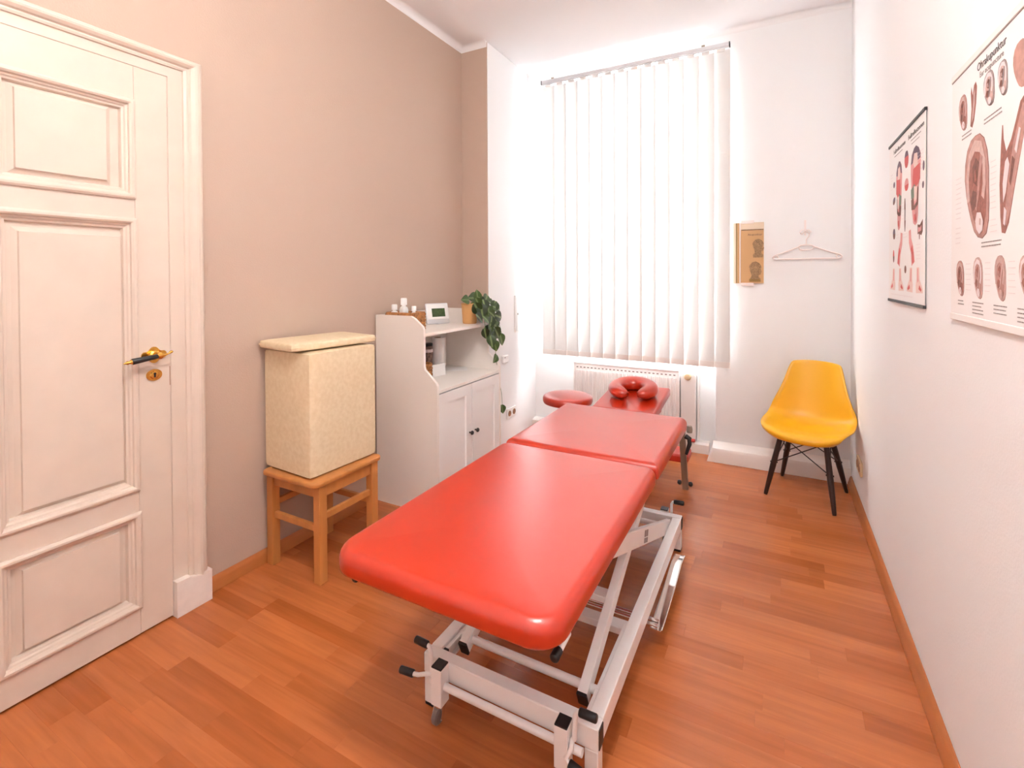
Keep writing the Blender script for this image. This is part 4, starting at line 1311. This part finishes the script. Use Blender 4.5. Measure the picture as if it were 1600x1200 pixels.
def ear(name, bxs, parent, tone=('ear_pink', 'ear_light', 'ear_red', 'ear_dark', 'ear_pale'), detail=True):
    y0, y1, z0, z1 = bxs
    cy, cz, hy_, hz_ = (y0 + y1) / 2, (z0 + z1) / 2, (y1 - y0) / 2, (z1 - z0) / 2   # y0 > y1: to the right means smaller Y
    T = lambda pts: [(cy + u * hy_, cz + v * hz_) for u, v in pts]
    parts = [(T([(u * 1.04, v * 1.012) for u, v in EAR]), tone[3]), (T(EAR), tone[0])]
    parts.append((T([(u * 0.80 + 0.02, v * 0.84 + 0.02) for u, v in EAR]), tone[2]))
    if detail:
        parts.append((T(ribbon([(-0.62, -0.25), (-0.72, 0.20), (-0.55, 0.62), (-0.12, 0.80), (0.35, 0.72), (0.62, 0.40), (0.66, 0.0), (0.55, -0.25)], lambda f: 0.22)), tone[1]))
        parts.append((T([(-0.30, 0.40), (0.0, 0.55), (0.28, 0.42), (0.35, 0.10), (0.10, 0.0), (-0.25, 0.12)]), tone[3]))
        parts.append((T(ribbon([(0.45, 0.55), (0.30, 0.18), (0.20, -0.15), (0.0, -0.42)], lambda f: 0.20)), tone[0]))
        parts.append((T([(-0.20, -0.05), (0.12, -0.12), (0.05, -0.38), (-0.20, -0.45), (-0.42, -0.25)]), tone[3]))
        parts.append((T([(-0.12, 0.30), (0.02, 0.34), (0.10, 0.12), (-0.05, 0.08)]), tone[2]))
        parts.append((T([(0.15, -0.50), (0.45, -0.52), (0.65, -0.70), (0.60, -0.86), (0.35, -0.92), (0.12, -0.82), (0.02, -0.66)]), tone[4]))
        parts.append((T([(0.36, -0.62), (0.48, -0.64), (0.46, -0.76), (0.34, -0.74)]), tone[1]))
    return figure(name, parts, parent)


def lines(bxs_, n, parent, w=0.0028, gap=0.009, m='ink_grey'):
    y0, z, y1, _ = bxs_
    b = nb()
    r_ = random.Random(int(y0 * 1000))
    for i in range(n):
        zz = z - i * gap
        q = y0
        e = y1 + (y0 - y1) * r_.uniform(0, 0.2)
        while q > e:
            ln = r_.uniform(0.006, 0.016)
            box(b, XS - 0.0005, XS - 0.0002, max(q - ln, e), q, zz - w, zz)
            q -= ln + 0.002
    o = obj('caption', b, m, parent)
    o['kind'] = 'stuff'
    return o


def wall_text(body, y, z, size, m, parent, width=None):
    t = text_bm(body, size)
    if width:
        w = max(v.co.x for v in t.verts) - min(v.co.x for v in t.verts)
        bmesh.ops.scale(t, vec=(width / w, 1, 1), verts=t.verts)
    Mx = Matrix(((0, 0, -1, XS - 0.0005), (-1, 0, 0, y), (0, 1, 0, z), (0, 0, 0, 1)))
    bmesh.ops.transform(t, matrix=Mx, verts=t.verts)
    return obj('lettering', t, m, parent)


ep = empty('ear_poster', (XR, 1.51, 1.24), 'large ear acupuncture wall chart at the right edge', 'poster')
EY0, EY1, EZ0, EZ1 = 1.757, 1.250, 1.238, 1.872
obj('sheet', bx(XS, XS + 0.0012, EY1, EY0, EZ0, EZ1), 'poster_paper', ep)
obj('top_strip', bx(XS - 0.002, XS + 0.0045, EY1 - 0.003, EY0 + 0.003, EZ1 - 0.004, EZ1 + 0.014, 0.002), 'poster_strip_white', ep)
obj('strip_line', bx(XS - 0.0008, XS, EY1, EY0, EZ1 - 0.0065, EZ1 - 0.005), 'ink_grey', ep)
obj('bottom_strip', bx(XS - 0.002, XS + 0.0045, EY1 - 0.003, EY0 + 0.003, EZ0 - 0.012, EZ0 + 0.006, 0.002), 'poster_strip_white', ep)
wall_text('Ohrakupunktur', 1.568, 1.832, 0.027, 'ink_dark', ep, 0.168)
wall_text('Ear acupuncture', 1.552, 1.812, 0.019, 'ink_grey', ep, 0.138)
GR = ('ear_grey', 'ear_pale', 'ear_light', 'ear_dark', 'ear_pale')
ear('ear_drawing', (1.702, 1.637, 1.716, 1.81), ep)
figure('ear_drawing', [([(1.614, 1.715), (1.606, 1.755), (1.612, 1.795), (1.608, 1.81), (1.598, 1.785), (1.590, 1.808), (1.578, 1.813), (1.570, 1.80), (1.575, 1.76), (1.588, 1.722), (1.600, 1.708)], 'ear_red'), ([(1.604, 1.722), (1.598, 1.75), (1.592, 1.785), (1.582, 1.80), (1.583, 1.765), (1.592, 1.73)], 'ear_light')], ep)
ear('ear_drawing', (1.528, 1.462, 1.727, 1.809), ep, GR)
ear('ear_drawing', (1.445, 1.391, 1.726, 1.804), ep, GR)
ear('ear_drawing', (1.366, 1.296, 1.714, 1.81), ep, ('ear_pink', 'ear_light', 'ear_pink', 'ear_red', 'ear_light'), False)
ear('ear_drawing', (1.652, 1.488, 1.433, 1.684), ep)
B2 = [(1.424, 1.62), (1.430, 1.54), (1.424, 1.47), (1.416, 1.437), (1.398, 1.434), (1.380, 1.455), (1.355, 1.52), (1.322, 1.60), (1.300, 1.655), (1.297, 1.685), (1.312, 1.697), (1.330, 1.690), (1.352, 1.655), (1.372, 1.625), (1.396, 1.605), (1.410, 1.635), (1.414, 1.665), (1.418, 1.665)]
figure('ear_drawing', [(B2, 'ear_red'), ([(1.406, 1.46), (1.392, 1.45), (1.375, 1.475), (1.345, 1.55), (1.312, 1.62), (1.303, 1.67), (1.318, 1.685), (1.340, 1.650), (1.362, 1.615), (1.382, 1.55)], 'ear_pink'),
                      ([(1.400, 1.585), (1.412, 1.54), (1.408, 1.50), (1.395, 1.52), (1.378, 1.575), (1.388, 1.592)], 'ear_pale'), ([(1.365, 1.59), (1.378, 1.54), (1.371, 1.53), (1.352, 1.58)], 'ear_dark'), ([(1.333, 1.64), (1.352, 1.60), (1.343, 1.59), (1.324, 1.635)], 'ear_pale'), ([(1.401, 1.49), (1.405, 1.455), (1.396, 1.45), (1.388, 1.48)], 'ear_pale')], ep)
ear('ear_drawing', (1.714, 1.652, 1.292, 1.384), ep)
ear('ear_drawing', (1.587, 1.523, 1.29, 1.389), ep, ('ear_light', 'ear_pale', 'ear_pink', 'ear_red', 'ear_pale'))
ear('ear_drawing', (1.454, 1.392, 1.291, 1.389), ep, ('ear_light', 'ear_light', 'ear_pink', 'ear_red', 'ear_light'))
ear('ear_drawing', (1.330, 1.270, 1.300, 1.386), ep, ('ear_light', 'ear_pale', 'ear_pink', 'ear_red', 'ear_light'))
lines((1.522, 1.706, 1.409, 0), 2, ep)
lines((1.675, 1.706, 1.603, 0), 2, ep)
lines((1.533, 1.423, 1.394, 0), 2, ep)
for a, b, n in ((1.697, 1.651, 2), (1.59, 1.518, 4), (1.457, 1.381, 3), (1.335, 1.268, 4)):
    lines((a, 1.281, b, 0), n, ep, 0.0025, 0.0085)
for a, b, z, n in ((1.72, 1.675, 1.60, 9), (1.72, 1.68, 1.47, 4), (1.48, 1.445, 1.60, 9), (1.48, 1.44, 1.47, 3), (1.29, 1.262, 1.60, 7), (1.64, 1.60, 1.375, 6), (1.51, 1.475, 1.375, 6), (1.38, 1.345, 1.375, 6)):
    lines((a, z, b, 0), n, ep, 0.0012, 0.013, 'ear_pale')

fp = empty('foot_poster', (XR, 2.32, 1.24), 'smaller foot reflexology chart with black strips nearer the window', 'poster')
FY0_, FY1_, FZ0_, FZ1_ = 2.602, 2.030, 1.245, 1.880
obj('sheet', bx(XS, XS + 0.0012, FY1_, FY0_, FZ0_, FZ1_), 'poster_paper', fp)
obj('top_strip', bx(XS - 0.004, XS + 0.0045, FY1_ - 0.002, FY0_ + 0.002, FZ1_ - 0.002, FZ1_ + 0.009, 0.002), 'black_plastic', fp)
obj('bottom_strip', bx(XS - 0.004, XS + 0.0045, FY1_ - 0.002, FY0_ + 0.002, FZ0_ - 0.009, FZ0_ + 0.002, 0.002), 'black_plastic', fp)
wall_text('Fußreflexzonen', 2.515, 1.836, 0.024, 'ink_dark', fp, 0.20)
wall_text('Fußreflexzonen', 2.265, 1.836, 0.024, 'ink_dark', fp, 0.215)
lines((2.50, 1.826, 2.33, 0), 1, fp)
lines((2.225, 1.826, 2.082, 0), 1, fp)
lines((2.215, 1.812, 2.10, 0), 1, fp, 0.002)


def sole(y0, y1, z0, z1, flip):
    """Foot sole with coloured zones; v from heel (-1) to toes (1)."""
    cy, cz, hy_, hz_ = (y0 + y1) / 2, (z0 + z1) / 2, (y1 - y0) / 2, (z1 - z0) / 2
    f = -1 if flip else 1
    T = lambda pts: [(cy + f * u * hy_, cz + v * hz_) for u, v in pts]
    O = [(0.0, -1.0), (0.35, -0.95), (0.52, -0.75), (0.55, -0.45), (0.62, -0.1), (0.85, 0.2), (1.0, 0.5), (0.95, 0.72), (0.6, 0.9), (0.1, 1.0), (-0.3, 0.97), (-0.75, 0.85), (-0.95, 0.6), (-0.92, 0.3), (-0.8, 0.0), (-0.7, -0.3), (-0.62, -0.65), (-0.4, -0.93)]
    band = lambda a, b: [(u, max(min(v, b), a)) for u, v in O if a - 0.25 < v < b + 0.25]
    P = [(T(O), 'zone_pink')]
    P.append((T([(-0.72, 0.83), (-0.93, 0.6), (-0.55, 0.62), (-0.25, 0.85), (0.1, 0.62), (0.55, 0.6), (0.95, 0.62), (0.93, 0.72), (0.6, 0.9), (0.1, 1.0), (-0.3, 0.97)]), 'zone_violet'))
    P.append((T([(-0.45, 0.60), (-0.2, 0.83), (0.35, 0.80), (0.5, 0.50), (0.0, 0.38)]), 'zone_pale'))
    P.append((T([(-0.4, 0.45), (0.85, 0.50), (0.92, 0.10), (0.5, 0.0), (-0.45, -0.06), (-0.5, 0.2)]), 'zone_red'))
    P.append((T([(-0.82, -0.05), (-0.1, 0.05), (0.2, -0.10), (-0.1, -0.28), (-0.75, -0.3)]), 'zone_green'))
    P.append((T([(-0.75, -0.32), (-0.3, -0.28), (-0.2, -0.5), (0.35, -0.42), (0.5, -0.05), (0.62, -0.08), (0.54, -0.5), (-0.1, -0.6), (-0.66, -0.58)]), 'zone_brown'))
    P.append((T([(-0.2, 0.0), (0.45, -0.06), (0.35, -0.36), (-0.1, -0.40)]), 'zone_pale'))
    P.append((T([(-0.15, -0.72), (0.15, -0.72), (0.2, -0.84), (0.0, -0.92), (-0.18, -0.84)]), 'zone_red'))
    figure('foot_drawing', P, fp)


sole(2.465, 2.361, 1.52, 1.791, True)
sole(2.229, 2.086, 1.518, 1.792, False)
def blob(bxs, ms, skew=0.0):
    y0, y1, z0, z1 = bxs
    cy, cz, hy_, hz_ = (y0 + y1) / 2, (z0 + z1) / 2, (y1 - y0) / 2, (z1 - z0) / 2
    P = []
    k = len(ms)
    for i, m in enumerate(ms):
        lo_, hi_ = -1 + 2 * i / k, -1 + 2 * (i + 1) / k
        pts = []
        for j in range(7):
            v = lo_ + (hi_ - lo_) * j / 6
            pts.append((math.sqrt(max(0.02, 1 - v * v * 0.9)) + skew * v, v))
        for j in range(7):
            v = hi_ - (hi_ - lo_) * j / 6
            pts.append((-math.sqrt(max(0.02, 1 - v * v * 0.9)) + skew * v, v))
        P.append(([(cy + u * hy_, cz + v * hz_) for u, v in pts], m))
    figure('foot_drawing', P, fp)


blob((2.322, 2.26, 1.742, 1.804), ['zone_red', 'zone_red', 'zone_violet'])
blob((2.320, 2.258, 1.657, 1.702), ['zone_red', 'zone_pink'])
blob((2.322, 2.301, 1.508, 1.632), ['zone_brown', 'ink_grey', 'zone_brown'])
blob((2.063, 2.039, 1.688, 1.72), ['zone_violet'])
blob((2.069, 2.045, 1.631, 1.654), ['zone_violet'])
blob((2.522, 2.49, 1.7, 1.724), ['zone_violet'])
blob((2.526, 2.483, 1.632, 1.661), ['zone_brown', 'zone_violet'], 0.3)
blob((2.523, 2.479, 1.491, 1.533), ['zone_brown', 'zone_violet'])
blob((2.521, 2.495, 1.397, 1.447), ['zone_brown', 'zone_red'])
figure('foot_drawing', [([(2.125, 1.518), (2.095, 1.514), (2.075, 1.522), (2.058, 1.530), (2.058, 1.49), (2.075, 1.478), (2.095, 1.483), (2.097, 1.466), (2.104, 1.466), (2.106, 1.486), (2.124, 1.484)], 'zone_brown'), ([(2.118, 1.508), (2.09, 1.505), (2.072, 1.512), (2.075, 1.494), (2.10, 1.492), (2.118, 1.490)], 'zone_pink')], fp)
for y0, y1, s in ((2.436, 2.357, 1), (2.253, 2.158, -1)):
    c = (y0 + y1) / 2
    figure('leg_drawing', [(ribbon([(c - s * 0.03, 1.507), (c - s * 0.025, 1.47), (c + s * 0.005, 1.435), (c + s * 0.022, 1.385)], lambda f: 0.030 + 0.016 * f), 'zone_pink'),
                           (ribbon([(c - s * 0.004, 1.445), (c + s * 0.016, 1.42), (c + s * 0.022, 1.388)], lambda f: 0.022), 'zone_red')], fp)
for y0, y1, s in ((2.575, 2.457, 1), (2.433, 2.321, -1), (2.28, 2.174, 1), (2.156, 2.054, -1)):
    c = (y0 + y1) / 2
    figure('foot_drawing', [([(c - s * 0.028, 1.372), (c + s * 0.004, 1.372), (c + s * 0.012, 1.33), (c + s * 0.05, 1.300), (c + s * 0.052, 1.286), (c - s * 0.035, 1.284), (c - s * 0.040, 1.31), (c - s * 0.030, 1.335)], 'zone_pale'),
                            ([(c - s * 0.020, 1.368), (c - s * 0.008, 1.368), (c - s * 0.002, 1.325), (c - s * 0.018, 1.32)], 'zone_pink'),
                            ([(c + s * 0.010, 1.312), (c + s * 0.038, 1.297), (c + s * 0.03, 1.290), (c, 1.298)], 'zone_red')], fp)
blob((2.317, 2.286, 1.352, 1.381), ['zone_brown'])
for a, b, z, n in ((2.34, 2.27, 1.50, 2), (2.46, 2.40, 1.505, 2), (2.13, 2.05, 1.76, 6), (2.14, 2.08, 1.45, 5), (2.57, 2.53, 1.76, 6), (2.36, 2.33, 1.62, 6), (2.56, 2.10, 1.268, 1)):
    lines((a, z, b, 0), n, fp, 0.0014, 0.012, 'ear_pale')

# ------------------------------------------------------------------ ceiling lamp (above the frame, lights the front of the room)
cl_ = empty('ceiling_lamp', (-0.36, 0.55, ZC), 'round opal glass lamp on the ceiling', 'lamp')
obj('mount', lathe(nb(), [(0.0, 0.0), (0.07, 0.0), (0.07, -0.02), (0.05, -0.028), (0.0, -0.028)], (-0.36, 0.55, ZC - 0.0005), 24, 'Z'), 'brass', cl_, smooth=40)
obj('globe', lathe(nb(), [(0.05, -0.028), (0.09, -0.04), (0.125, -0.075), (0.135, -0.11), (0.12, -0.15), (0.085, -0.178), (0.04, -0.192), (0.0, -0.195)], (-0.36, 0.55, ZC - 0.0005), 28, 'Z', False), 'opal_lamp', cl_, smooth=180)
